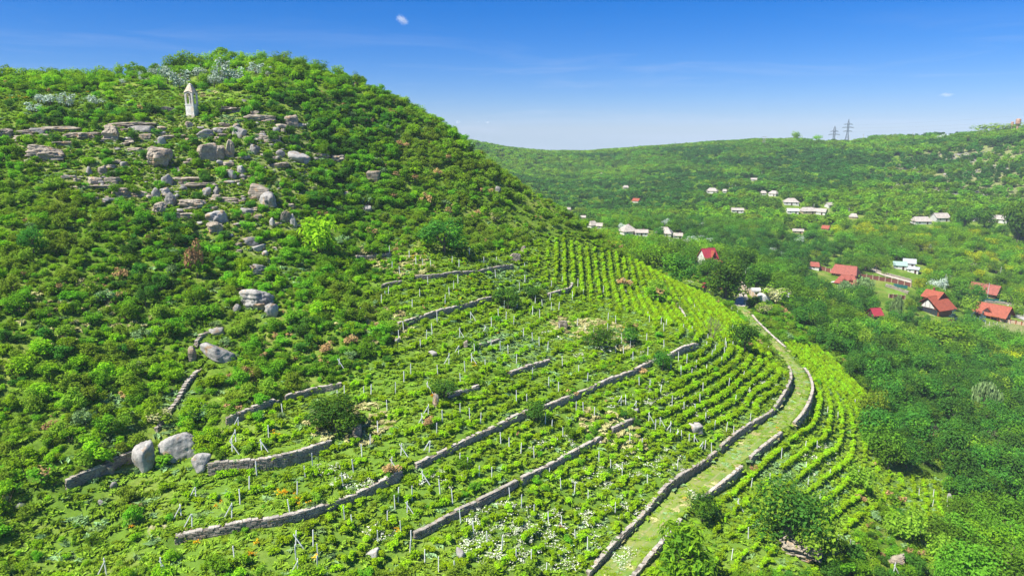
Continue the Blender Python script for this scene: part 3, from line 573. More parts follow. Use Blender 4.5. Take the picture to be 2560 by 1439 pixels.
# ------------------------------------------------------------------ walls built of stones
def stone_meshes(n,mat,nm,flat=False):
    out=[]
    for i in range(n):
        b=MB(); b.box((0,0,0),(1,1,1),jit=.10 if not flat else .06); out.append(b.mesh(nm,[mat]))
    return out
STPB=resample(STP,2.5)
ST=stone_meshes(8,M['stone'],'stone'); CP_=stone_meshes(5,M['cap'],'capstone',True)
def rubble(bag,c,d,rz,mi,jit=.09):
    bag.box(c,d,rz=rz,mi=mi,jit=jit*min(d))
def wall(name,label,P,ztop,zbot,th,level,side=1,limit=300,group='dry stone walls',cap=True,sl=.5,ch=.24):
    """P path (right side = outer face). A core with courses of stones on the outer face and flat stones on top."""
    P=np.asarray(P); T_,Nn=normals2(P); Nn=Nn*side; root=obj(name,None,None,(P[0,0],P[0,1],zbot[0]),label=label,cat='wall',group=group)
    ox,oy,oz=P[0,0],P[0,1],zbot[0]
    V=[];Fc=[]
    for i in range(len(P)):
        a=P[i]-Nn[i]*th*.5; b=P[i]+Nn[i]*(th*.5-.08)
        V+=[(a[0]-ox,a[1]-oy,zbot[i]-oz-.4),(b[0]-ox,b[1]-oy,zbot[i]-oz-.4),(b[0]-ox,b[1]-oy,ztop[i]-oz-.06),(a[0]-ox,a[1]-oy,ztop[i]-oz-.06)]
    for i in range(len(P)-1):
        q=4*i
        for j in range(4): Fc.append((q+j,q+(j+1)%4,q+4+(j+1)%4,q+4+j))
    Fc+=[(0,1,2,3)[::-1],tuple(4*(len(P)-1)+k for k in range(4))]
    obj('core',mesh('core',V,Fc,[M['joint_shade']]),root)
    cum=np.concatenate([[0],np.cumsum(np.hypot(*np.diff(P,axis=0).T))]); Ln=cum[-1]; items=[]
    def at(s): return np.array([np.interp(s,cum,P[:,0]),np.interp(s,cum,P[:,1])]),np.array([np.interp(s,cum,Nn[:,0]),np.interp(s,cum,Nn[:,1])]),np.interp(s,cum,ztop),np.interp(s,cum,zbot)
    nc=max(1,int(math.ceil(max(ztop-zbot)/ch)))
    for c in range(nc+1):
        s=random.uniform(-.3,0)
        while s<Ln:
            l=sl*random.uniform(.55,1.45); sm=min(max(s+l/2,0),Ln); p,n_,zt,zb_=at(sm); z=zb_-.12+c*ch+random.uniform(-.02,.02)
            if z+ch*.4<zt-.08:
                q=p+n_*(th*.5-.05+random.uniform(-.05,.05)); items.append((q[0]-ox,q[1]-oy,z+ch*.5-oz,l*.95,.24,ch*random.uniform(.8,.98),math.atan2(-n_[0],n_[1])+random.uniform(-.05,.05),0))
            s+=l
    if cap:
        s=0
        while s<Ln:
            l=sl*random.uniform(.8,1.6); sm=min(s+l/2,Ln); p,n_,zt,zb_=at(sm)
            if random.random()<.84: items.append((p[0]-ox+random.uniform(-.03,.03),p[1]-oy+random.uniform(-.03,.03),zt+random.uniform(-.05,.05)-oz,l*.97,th*random.uniform(.95,1.15),.14,math.atan2(-n_[0],n_[1])+random.uniform(-.06,.06),1))
            s+=l
    # nearest to the camera singly, rest joined
    items.sort(key=lambda t:(t[0]+ox)**2+(t[1]+oy)**2)
    k=limit if level>=2 else 0
    for it in items[:k]:
        o=obj('capstone' if it[7] else 'stone',random.choice(CP_ if it[7] else ST),root); o.location=it[:3]; o.rotation_euler=(random.uniform(-.04,.04),random.uniform(-.05,.05),it[6]); o.scale=it[3:6]
    if items[k:]:
        b=MB()
        for it in items[k:]: b.box(it[:3],it[3:6],rz=it[6],mi=it[7],jit=.025)
        b.obj('stones',[M['stone'],M['cap']],root,kind='stuff')
    return root
for (nm,lb,px,h,lv),(Q,isT) in zip(WALLS,WP2):
    T_,Nn=normals2(Q)
    if isT:
        zt=ground(Q[:,0]-Nn[:,0]*.55,Q[:,1]-Nn[:,1]*.55)+.05; zb=ground(Q[:,0]+Nn[:,0]*.7,Q[:,1]+Nn[:,1]*.7)-.1
    else:
        zb=np.minimum(ground(Q[:,0]+Nn[:,0]*.4,Q[:,1]+Nn[:,1]*.4),ground(Q[:,0]-Nn[:,0]*.4,Q[:,1]-Nn[:,1]*.4))-.1; zt=ground(Q[:,0],Q[:,1])+.38
    ks=np.ones(5)/5; zt=np.convolve(np.pad(zt,2,mode='edge'),ks,'valid'); zt=zt+wob(Q[:,0],Q[:,1],.9,4)*.12+wob(Q[:,0],Q[:,1],2.5,14)*.22; zb=np.convolve(np.pad(zb,2,mode='edge'),ks,'valid'); zt=np.maximum(zt,zb+.35)
    wall('terrace_wall' if nm!='rubble_wall' else 'rubble_wall',lb,Q,zt,zb,.52,lv,1,260 if h>1.6 else 300,group='terrace walls' if nm!='rubble_wall' else 'rubble walls')
# track walls: offsets of the centre line
T_,Nn=normals2(RC)
RV=proj(RC[:,0],RC[:,1],RCZ)[1]
def trackwall(sgn,v0,v1,label,lv,lim):
    i=[k for k in range(len(RC)) if v1<=RV[k]<=v0]; i=list(range(min(i),max(i)+1)); C=RC[i]+Nn[i]*sgn*(RHW+.05); C=resample(C,.5)
    tt,n2=normals2(C)
    if sgn<0:   # uphill wall, face towards the track (right side)
        zt=ground(C[:,0]-n2[:,0]*.6,C[:,1]-n2[:,1]*.6)+.05; zb=ground(C[:,0]+n2[:,0]*.7,C[:,1]+n2[:,1]*.7)-.05
    else:
        zt=ground(C[:,0]-n2[:,0]*.7,C[:,1]-n2[:,1]*.7)+.22; zb=ground(C[:,0]+n2[:,0]*.7,C[:,1]+n2[:,1]*.7)-.1
    ks=np.ones(7)/7; zt=np.convolve(np.pad(zt,3,mode='edge'),ks,'valid')+wob(C[:,0],C[:,1],.8,4)*.07-.04; zb=np.convolve(np.pad(zb,3,mode='edge'),ks,'valid'); zt=np.maximum(zt,zb+.6)
    wall('track_wall',label,C,zt,zb,.54,lv,1,lim,group='walls of the track')
trackwall(-1,1470,1153,'inner stone wall of the track, lower stretch from the bottom edge to the small step',2,300)
trackwall(-1,1149,925,'inner stone wall of the track, upper stretch curving along the row vines',1,0)
trackwall(1,1470,1283,'outer stone wall of the track at the bottom edge, partly behind the bright bush',2,300)
trackwall(1,1238,1152,'outer track wall stretch between the feathery bush and the gap with grass',1,0)
trackwall(1,1133,1072,'short straight stretch of outer track wall below the bend',1,0)
trackwall(1,1050,915,'outer track wall curving round the bend of the track',1,0)
trackwall(1,868,785,'thin outer edge wall along the upper end of the track',1,0)
# ------------------------------------------------------------------ rocks
def rockmesh(seed,w,d,h,style,sub=4):
    r=np.random.default_rng(seed); bm=bmesh.new(); bmesh.ops.create_icosphere(bm,subdivisions=sub,radius=1); V=np.array([v.co[:] for v in bm.verts])
    if style in('layer','block'): Pn=np.array([[1,0,0],[-1,0,0],[0,1,0],[0,-1,0],[0,0,1],[0,0,-1]],float)+r.normal(size=(6,3))*.12; dd=r.uniform(.8,.95,6); ex=r.normal(size=(9,3)); ed=r.uniform(.86,1.12,9)
    elif style=='slab': Pn=np.array([[0,0,1],[0,0,-1]],float)+r.normal(size=(2,3))*.1; dd=np.array([.8,.8]); ex=r.normal(size=(9,3))*np.array([1,1,.3]); ed=r.uniform(.75,1.0,9)
    else: Pn=r.normal(size=(9,3)); dd=r.uniform(.68,.95,9); ex=r.normal(size=(5,3)); ed=r.uniform(.8,1.0,5)
    Pn=np.vstack([Pn,ex]); dd=np.concatenate([dd,ed]); Pn/=np.linalg.norm(Pn,axis=1)[:,None]
    q=np.maximum(V@Pn.T,1e-3)/dd; k=16.0 if style!='round' else 6; rad=(np.sum(q**k,1))**(-1/k); rad=np.minimum(rad,1.35); X=V*rad[:,None]
    def nz(X,s):
        o=0
        for _ in range(5):
            a=r.normal(size=3)*s; o=o+np.sin(X@a+r.uniform(0,6.28))
        return o/5
    X=X*(1+.09*nz(X,3)[:,None]+.06*nz(X,8)[:,None]+.03*nz(X,17)[:,None])
    if style in('layer','round','mush'):
        L_=r.uniform(3.0,4.2) if style!='layer' else r.uniform(4.5,6.5); zz=X[:,2]*L_+.35*nz(X,2); fr=zz-np.floor(zz); lay=np.floor(zz).astype(int)%13; ang=np.arctan2(X[:,1],X[:,0]); ph=r.uniform(0,6.28,(13,3)); off=r.uniform(-.09,.07,13)[lay]+.05*np.sin(3*ang+ph[lay,0])+.045*np.sign(np.sin(5*ang+ph[lay,1]))+.03*np.sin(11*ang+ph[lay,2]); groove=-.09*np.exp(-((fr-.5)/.5)**8*0-(np.minimum(fr,1-fr)/.11)**2)
        X[:,:2]*=(1+off+groove)[:,None]
    if style=='mush': # overhanging cap, narrower foot with a hollow
        f=np.clip((X[:,2]+.1)/.35,0,1); X[:,:2]*=(.68+.32*f)[:,None]; hol=np.exp(-((X[:,0]-.0)**2/.10+(X[:,2]+.62)**2/.12)); X[:,1]+=hol*1.1*(X[:,1]<0)
    X=X/ (np.abs(X).max(0)); X=X*np.array([w/2,d/2,h/2])
    for v,c in zip(bm.verts,X): v.co=c
    m=bpy.data.meshes.new('rock'); bm.to_mesh(m); bm.free(); m.materials.append(M['strata' if style in('layer','mush','block') else 'rock'])
    m.polygons.foreach_set('use_smooth',np.full(len(m.polygons),style in('round','slab','any'),bool)); m.update(); return m
ROCKS=[ # u, v base, w px, h px, style, words, tilt
(120,410,92,48,'layer','wide brown cliff face of thin horizontal layers',0),(12,350,48,34,'layer','brown layered ledge at the left picture edge',0),(98,336,42,17,'slab','pale thin slab above the brown layered cliff',0),(112,347,27,13,'block','small block under the pale thin slab',0),
(215,352,44,20,'layer','low layered ledge half under a bush',0),(281,356,42,44,'layer','square layered crag with a dark foot',0),(360,331,58,18,'slab','long thin pale ledge left of the shrine path',0),(366,350,36,16,'block','broken blocks below the long thin ledge',0),(338,385,44,16,'layer','low tan ledge above the hollow rock',0),
(397,424,80,62,'mush','overhanging mushroom-like rock with a hollow at its foot',0),(404,365,24,26,'round','grey rounded stone perched above the hollow rock',0),(518,405,56,48,'block','tan angular cliff block with a sharp shaded corner',0),(549,402,26,42,'block','narrow grey block leaning on the tan angular cliff',.2),(578,399,26,50,'layer','upright grey pillar rock right of the tan cliff',.1),
(635,386,34,25,'round','grey rounded rock between bushes below the shrine slope',0),(742,405,70,26,'slab','tilted broad slab on the right of the cliffs',.25),(575,287,92,25,'layer','shaded ledge right of the shrine',0),(473,319,22,16,'block','block directly below the shrine',0),(514,346,46,24,'round','knobbly grey rocks below right of the shrine',0),
(605,256,26,8,'slab','flat pale slab in the grass right of the shrine',0),(588,262,20,7,'slab','smaller flat slab beside the flat pale slab',0),(728,320,40,34,'block','stepped grey crag on the right slope edge',0),(748,320,40,14,'slab','long grey step under the stepped crag',.2),(603,345,42,26,'slab','slanting grey slab in mid slope',.5),
(225,441,22,29,'round','left upright stone of a stacked pair',0),(258,440,26,26,'block','right upright stone of a stacked pair',0),(239,464,46,22,'block','left flat block under the stacked pair',0),(283,464,46,21,'block','right flat block under the stacked pair',0),(172,449,38,12,'slab','thin slab left of the stacked pair',0),
(304,498,48,28,'layer','layered ledge below the stacked blocks',0),(276,506,40,11,'slab','thin shelf below the layered ledge',0),(419,462,36,26,'slab','tilted smooth grey slab above the knobbly cliff',-.5),(391,497,24,28,'round','small grey knob at the top of the knobbly cliff',0),(428,515,30,34,'round','twin grey knob beside the knobbly cliff',0),(402,538,40,32,'layer','knobbly grey cliff foot',0),(416,489,28,26,'round','rounded shoulder of the knobbly cliff',0),
(484,528,62,32,'layer','broad layered cliff right of the knobbly cliff',0),(516,492,26,24,'round','tan-grey stone above the broad layered cliff',0),(541,492,22,26,'round','smooth grey stone beside the tan-grey stone',0),(460,478,20,16,'round','small boulder between cliffs',0),(603,437,30,26,'round','upper stone of the grey cluster',0),(581,450,26,26,'round','lower left stone of the grey cluster',0),(574,462,30,12,'slab','flat foot of the grey cluster',0),(552,414,22,14,'round','small pale stone over the grey cluster',0),
(543,560,58,36,'round','upper half of the boulder with an orange foot',0),(538,588,40,36,'layer','tan layered foot under a grey boulder',0),(617,539,38,20,'slab','rough grey stones right of the orange-footed boulder',.2),(646,502,52,40,'block','orange-topped crag left of the round boulder',.3),(675,521,60,47,'round','round boulder ringed by level layers',0),(682,570,15,26,'round','narrow dark stone below the round boulder',0),(712,560,24,34,'block','left half of a split orange-stained rock',.3),(732,568,26,34,'round','right half of a split orange-stained rock',0),
(631,616,42,26,'round','dark grey rock in shade above a pale slab',0),(645,627,46,14,'slab','pale flat slab lying on the shaded rock',-.25),(663,641,18,15,'round','small grey stone below the pale flat slab',0),(669,658,16,14,'round','another small stone under the pale flat slab',0),(642,688,56,28,'round','low pale boulder in the middle of the scrub',0),
(652,778,104,56,'round','biggest grey boulder of the scrub slope with grass on its back',0),(683,795,40,38,'round','dark lower corner of the biggest boulder',0),(592,781,24,22,'round','small round boulder left of the biggest boulder',0),(547,836,48,17,'slab','flat rock above the arched stone edge',0),(548,902,96,34,'slab','long tilted pale slab',.42),(482,905,20,40,'block','upright broken stone at the slab',0),
(350,915,18,14,'round','small pale stone alone in the open scrub',0),(368,1180,64,88,'any','standing grey boulder, tallest of three',.15),(457,1146,92,66,'slab','flat-topped leaning boulder in the middle of three',-.42),(505,1172,50,52,'round','crumbly boulder at the end of the tall wall',0),(270,1188,32,26,'block','grey block fallen from the crumbling wall',0),(285,1220,18,17,'round','small stone in grass under the crumbling wall',0),(253,1262,16,14,'round','smaller stone in the lower left grass',0),(52,1270,22,14,'round','dark stone near the left edge by the rusty bush',0),
(932,1397,42,18,'slab','flat pale slab lying among vines at the bottom',-.25),(1152,1402,24,38,'round','upright oval grey stone in the white flowers',0),(1406,822,26,22,'block','tan boulder standing among the vines',0),(1164,871,11,20,'block','upright grey end of a ruined wall',0),(1080,890,28,13,'slab','small grey stone by the dark shrubs',0),(993,857,17,12,'round','pale stone among the upper vines',0),(1287,652,32,20,'block','dark rocky knob right of the topmost wall',0),(1309,630,14,16,'block','small dark stone at the foot of the wood',0),
(1735,1084,46,28,'slab','wedge rock capped with yellow moss in the vineyard',0),(1090,1018,15,34,'block','ruined wall pillar in the vineyard centre',.1),(933,456,38,30,'block','lone grey crag high on the wooded slope',0),(843,407,46,22,'layer','brown layered rock in the wooded slope',0),(870,491,22,13,'round','small pale stone below the brown layered rock',0),(915,526,32,13,'slab','low pale rock in deep scrub',0),(1245,482,22,22,'round','dark stone on the tail of the hill',0),(893,1093,28,32,'block','grey rock face behind the big dark bush',0),
(1995,1400,112,44,'layer','earthy rock bank under the great olive-green bush',0),(2235,1412,54,15,'layer','sloping tan outcrop at the bottom right',-.5),(2375,1246,12,14,'round','tan stone beside a white post in the lower wood',0),(1500,1110,12,9,'round','small stone by the thin wall',0),(1560,735,18,10,'round','stone above the tan boulder',0),(1590,1030,16,10,'round','reddish stone at the head of the rows',0),(2340,890,20,22,'round','pinkish rock showing among the wood',0),(2195,835,18,16,'round','tan rock among trees below the crimson roof',0),(1505,446,10,14,'block','bare tan scar on the far slope',0),(690,330,26,14,'slab','grey slab under the right slope bushes',0),(655,345,24,14,'round','grey stones in bushes right of the slanting slab',0),(590,322,22,14,'round','little grey rocks below the shaded ledge',0),(545,335,26,16,'round','grey stones left of the slanting slab',0),(310,415,26,12,'slab','small ledge left of the hollow rock',0),(700,392,26,18,'round','grey rock left of the tilted slab',0)]
for i,(u,v,w,h,stl,lb,tl) in enumerate(ROCKS):
    p=hit1(u,v); D=p[3]; wm=w*D/F; hm=h*D/F*1.04; dm=wm*(.75 if stl!='layer' else .85); dm=max(dm,hm*.6)
    big=w>40; k=dm*(.32 if stl not in('layer','block') else .46); m_=rockmesh(100+i,wm,dm,hm*1.25 if stl!='slab' else hm*1.15,stl,5 if w>75 else (4 if w>26 else 3))
    yaw=math.atan2(-p[0],p[1])+random.uniform(-.35,.35)
    o=obj('layered_cliff' if stl=='layer' else ('rock_slab' if stl=='slab' else 'boulder'),m_,None,(p[0]*(1+k/D),p[1]*(1+k/D),p[2]+hm*.33),label=lb,cat='rock',group='limestone rocks'); o.rotation_euler=(random.uniform(-.06,.06),tl,yaw)
    block(p[0]*(1-.1*dm/D),p[1]*(1-.1*dm/D),wm*.26); 
    if w>70: block(p[0]*(1-(wm*.35)/D),p[1]*(1-(wm*.35)/D),wm*.2)
for i,(u,v,w,h) in enumerate([(150,332,110,15),(205,346,90,14),(335,320,120,13),(432,350,70,12),(650,303,90,14),(245,476,120,13),(350,492,90,12),(500,474,110,15),(562,508,90,14),(668,356,90,14),(470,456,90,12),(60,342,70,14),(690,420,70,12),(460,548,80,13),(170,366,70,13),(560,330,60,11),(800,395,50,11)]):
    p=hit1(u,v); D=p[3]; wm=w*D/F; hm=h*D/F*1.3; o=obj('layered_cliff',rockmesh(500+i,wm,wm*.5,hm*1.3,'layer',4),None,(p[0]*(1+wm*.18/D),p[1]*(1+wm*.18/D),p[2]+hm*.25),math.atan2(-p[0],p[1])+random.uniform(-.15,.15),label=lab('long low layered ledge',u,v),cat='rock',group='limestone rocks'); block(p[0]*(1-1/D),p[1]*(1-1/D),wm*.14)
for (nm_,lb_,px_,h_,lv_),(Q_,isT_) in zip(WALLS,WP2):
    if not isT_:
        for q_ in Q_[::3]: block(q_[0]*.993,q_[1]*.993,1.3)
block(*hit1(545,915)[:2],2.2); block(*hit1(520,895)[:2],1.6)
# smaller broken blocks strewn beside the bigger ledges
FR=[rockmesh(700+i,1,1,.8,('block','layer','any')[i%3],3) for i in range(9)]
for i,(u,v,w,h,stl,lb,tl) in enumerate(ROCKS):
    if v>640 or w<22 or u>800: continue
    for k in range(3 if w>40 else 2):
        uu=u+random.choice((-1,1))*(w*.5+random.uniform(2,26)); vv=v+random.uniform(-7,7)-(2 if uu<u else 0); p=hit1(uu,vv); s=random.uniform(9,22)*p[3]/F; o=obj('boulder',random.choice(FR),None,(p[0],p[1],p[2]+s*.12),random.uniform(0,6.28),(s*random.uniform(.9,1.5),s*random.uniform(.8,1.2),s*random.uniform(.5,.95)),label=lab(random.choice(('broken','weathered','rough'))+(' small' if s*F/p[3]<14 else '')+' stone block',uu,vv),cat='rock',group='broken blocks between the cliffs')
for q_ in STPB: block(q_[0],q_[1],1.9)
# ------------------------------------------------------------------ the shrine
p=hit1(478,291); sx,sy,sz=p[0],p[1]+1.0,float(ground(p[0],p[1]+1.0)); D=p[3]; a=2.2*D/172; H=75*D/F
yaw=math.radians(29)+math.atan2(-p[0],p[1])*0
yaw=math.radians(180-147)  # left face turned a little from the lens
root=obj('stone_shrine',None,None,(sx,sy,sz-.3),label='tall pale stone shrine with open arches and a steep roof on the meadow',cat='shrine'); root.rotation_euler=(0,0,-math.radians(34)+math.atan2(-p[0],p[1]))
hp=H*.31+.3; ha=H*.375; hr=H*.30
b=MB(); b.box((0,0,hp/2-.25),(a,a,hp+.5)); b.obj('plinth',M['shrine'],root)
b=MB(); b.box((0,0,-.1),(a*1.16,a*1.16,.7)); b.obj('footing',M['shrine'],root)
b=MB(); b.box((0,0,hp+.07),(a*1.07,a*1.07,.14)); b.obj('string_course',M['shrine'],root)
z0=hp+.14; rw=a*.29; zs=z0+.12; za=z0+ha*.72
for k in range(4):
    Rz=Matrix.Rotation(k*math.pi/2,3,'Z'); t=.24; b=MB(); hw=a/2
    arch=[(-rw,zs)]+[(rw*math.cos(q),za+rw*1.25*math.sin(q)) for q in np.linspace(math.pi,0,11)]+[(rw,zs)]
    gab=z0+ha+.32
    outer=[(-hw,z0),(-hw,z0+ha),(0,gab),(hw,z0+ha),(hw,z0)]
    ny=-hw+ (0 if k%2==0 else .003)
    # front ring: strips between the outline and the arch
    ring_o=[(-hw,z0),(-hw,zs)]+[(-hw+ (hw)*(j/5)*1.0,(z0+ha)+(gab-z0-ha)*(j/5)) for j in range(6)]+[(hw*(j/5),gab-(gab-z0-ha)*(j/5)) for j in range(1,6)]+[(hw,zs),(hw,z0)]
    ring_i=[(-rw,zs)]+[(-rw,zs)]+arch[1:12]+[(rw,zs),(rw,zs)]
    V=[];n_=len(ring_o)
    for yy in (ny,ny+t):
        for (x,z) in ring_o: V.append(Rz@Vector((x*(1 if yy==ny else (hw-t)/hw if abs(x)>=hw-.01 else 1),yy,z)))
        for (x,z) in ring_i: V.append(Rz@Vector((x,yy,z)))
    Fc=[]; m_=2*n_
    for j in range(n_-1):
        Fc.append((j,j+1,n_+j+1,n_+j)); Fc.append((m_+j+1,m_+j,m_+n_+j,m_+n_+j+1)); Fc.append((n_+j,n_+j+1,m_+n_+j+1,m_+n_+j)); Fc.append((j+1,j,m_+j,m_+j+1))
    Fc+=[(0,n_,2*n_-1,n_-1),(n_,0,m_,m_+n_),(m_+n_-1,n_-1,2*n_-1,m_+2*n_-1),(m_+n_,m_,m_+n_-1,m_+2*n_-1)]
    b.add(V,Fc); b.obj('arch',M['shrine'],root)
    ea=MB()
    for s in(-1,1): ea.bar(Rz@Vector((s*(hw+.12),-hw-.06,z0+ha+.0)),Rz@Vector((0,-hw-.06,gab+.06)),.075,n=4)
    ea.obj('eaves_moulding',M['shroof'],root)
zr=z0+ha+.02; b=MB(); r0=a*.55; r1=a*.16; zt=zr+hr*.86; V=[]
for k in range(4):
    A_=math.pi/4+k*math.pi/2; V.append((r0*1.414*math.cos(A_),r0*1.414*math.sin(A_),zr))
for k in range(4): V.append((r0*math.cos(k*math.pi/2+math.pi/2),r0*math.sin(k*math.pi/2+math.pi/2),zr+.42))
for k in range(4): V.append((r1*1.414*math.cos(math.pi/4+k*math.pi/2),r1*1.414*math.sin(math.pi/4+k*math.pi/2),zt))
Fc=[]
for k in range(4):
    k2=(k+1)%4; Fc+=[(k,4+k,8+k),(4+k,k2,8+k2),(4+k,8+k2,8+k)]
Fc.append((8,9,10,11)); b.add(V,Fc); b.obj('roof',M['shroof'],root)
b=MB(); b.box((0,0,zt+.03),(r1*2.3,r1*2.3,.08)); V=[(x*r1*1.1,y*r1*1.1,zt+.07) for x,y in((-1,-1),(1,-1),(1,1),(-1,1))]+[(0,0,zt+hr*.18)]; b.add(V,[(0,1,4),(1,2,4),(2,3,4),(3,0,4)]); b.obj('cap',M['shrine'],root)
block(sx,sy-1,1.5); block(sx-.5,sy-4,2.2); block(sx-1.5,sy-1.5,1.5); block(sx-1.2,sy-7,2.0)
# ------------------------------------------------------------------ houses
def gable_roof(w,d,z,h,ov,th=.18,hip=0.0):
    """ridge along x; returns roof solid as MB"""
    b=MB(); W2=w/2+ov; D2=d/2+ov; rx=w/2+ov-hip*(w/2); e=z-ov*h/(d/2)
    T=[(-W2,-D2,e),(W2,-D2,e),(W2,D2,e),(-W2,D2,e),(-rx,0,z+h),(rx,0,z+h)]
    if hip>0: Fc=[(0,1,5,4),(2,3,4,5),(1,2,5),(3,0,4)]; b.add(T,Fc); b.add([(x,y,z_-th) for x,y,z_ in T],[tuple(reversed(f)) for f in Fc]); n=0; b.F+=[(0,6,7,1),(1,7,8,2),(2,8,9,3),(3,9,6,0)]; b.M+=[0]*4
    else:
        b.add(T,[(0,1,5,4),(2,3,4,5)]); b.add([(x,y,z_-th) for x,y,z_ in T],[(4,5,1,0)][:1]+[(5,4,3,2)]); b.F+=[(0,6,7,1),(2,8,9,3),(0,4,10,6),(4,3,9,10),(1,7,11,5),(5,11,8,2)]; b.M+=[0]*6
    return b
def house(u,v,wpx,dr,hw,hr,yaw,wallm,roofm,label,hip=0,win=2,door=True,ov=.45,group='village houses',chim=True,gwin=False,ribs=False,name='house',keep=True,hscale=1.0):
    p=hit1(u,v); D=p[3]; w=wpx*D/F; d=w*dr; hw=hw*hscale; z=p[2]-.2
    rt=obj(name,None,None,(p[0],p[1]+d*.3,z),label=label,cat='house',group=group); rt.rotation_euler=(0,0,R(yaw)+math.atan2(-p[0],p[1]))
    b=MB(); T=[(-w/2,-d/2),(w/2,-d/2),(w/2,d/2),(-w/2,d/2)]; V=[(x,y,-1.5) for x,y in T]+[(x,y,hw) for x,y in T]; Fc=[(0,1,5,4),(2,3,7,6)]
    if hip: Fc+=[(1,2,6,5),(3,0,4,7)]; b.add(V,Fc)
    else: V+=[(w/2,0,hw+hr*.97),(-w/2,0,hw+hr*.97)]; Fc+=[(1,2,6,8,5),(3,0,4,9,7)]; b.add(V,Fc)
    b.obj('wall',wallm,rt)
    rf=gable_roof(w,d,hw,hr,ov,hip=hip).obj('roof',roofm,rt)
    if ribs:
        k=max(6,int(w/.9)); bb=MB(); rx=w/2+ov-hip*(w/2); W2=w/2+ov; D2=d/2+ov; e=hw-ov*hr/(d/2)
        for j in range(1,k):
            x=-W2+2*W2*j/k
            for s in(-1,1):
                t=1.0 if abs(x)<=rx else max(.02,(W2-abs(x))/max(W2-rx,1e-3)); bb.bar((x,s*D2,e+.03),(x,s*D2*(1-t),e+(hw+hr-e)*t+.03),.035)
        bb.obj('rib_panel',roofm,rf,kind='stuff')
    b=MB(); b.bar((-(w/2+ov-hip*(w/2))+.05,0,hw+hr+.05),((w/2+ov-hip*(w/2))-.05,0,hw+hr+.05),.09); b.obj('ridge',roofm,rf)
    wn=max(.7,min(1.2,w*.09)); 
    for side in ('f','r'):
        n_=win if side=='f' else max(1,win-1); Lr=w if side=='f' else d
        for j in range(n_):
            x=-Lr/2+Lr*(j+.5)/n_ + (.0 if n_>1 else 0); 
            if side=='f' and door and j==n_//2 and n_>1: 
                db=MB(); db.box((x,-d/2-.03,1.0),(1.0,.09,2.1)); db.obj('door',M['dwood'],rt); continue
            fb=MB(); c=(x,-d/2-.02,hw*.58) if side=='f' else (w/2+.02,x,hw*.58); dims=(wn*1.15,.10,wn*1.3) if side=='f' else (.10,wn*1.15,wn*1.3); fb.box(c,dims); fo=fb.obj('window',M['white'],rt)
            gb=MB(); gb.box((c[0]+(0 if side=='f' else .03),c[1]-(.03 if side=='f' else 0),c[2]),tuple(q*.82 if q>.11 else q for q in dims)); gb.obj('pane',M['glass'],fo)
    if gwin and not hip:
        fb=MB(); fb.box((w/2+.02,0,hw+hr*.35),(.1,wn,wn)); fo=fb.obj('window',M['white'],rt); gb=MB(); gb.box((w/2+.05,0,hw+hr*.35),(.1,wn*.8,wn*.8)); gb.obj('pane',M['glass'],fo)
    if chim: b=MB(); b.box((w*.18,d*.12,hw+hr*.85),(.6,.6,1.3)); b.box((w*.18,d*.12,hw+hr*.85+.68),(.75,.75,.1)); b.obj('chimney',M['brick'],rf)
    if keep: HB.append((u-wpx*.5,u+wpx*.5,v-(hw+hr)*F/D,v-hw*.62*F/D,D))
    if keep:
        rr=w*.62; block(p[0],p[1]+d*.3,rr+1.5)
        for k in range(1,4): block(p[0]*(1-(rr+k*rr*.5)/D),p[1]*(1-(rr+k*rr*.5)/D),rr*.85)
    return rt,w,d,hw,p
W=M['white']
SL=M['slate']
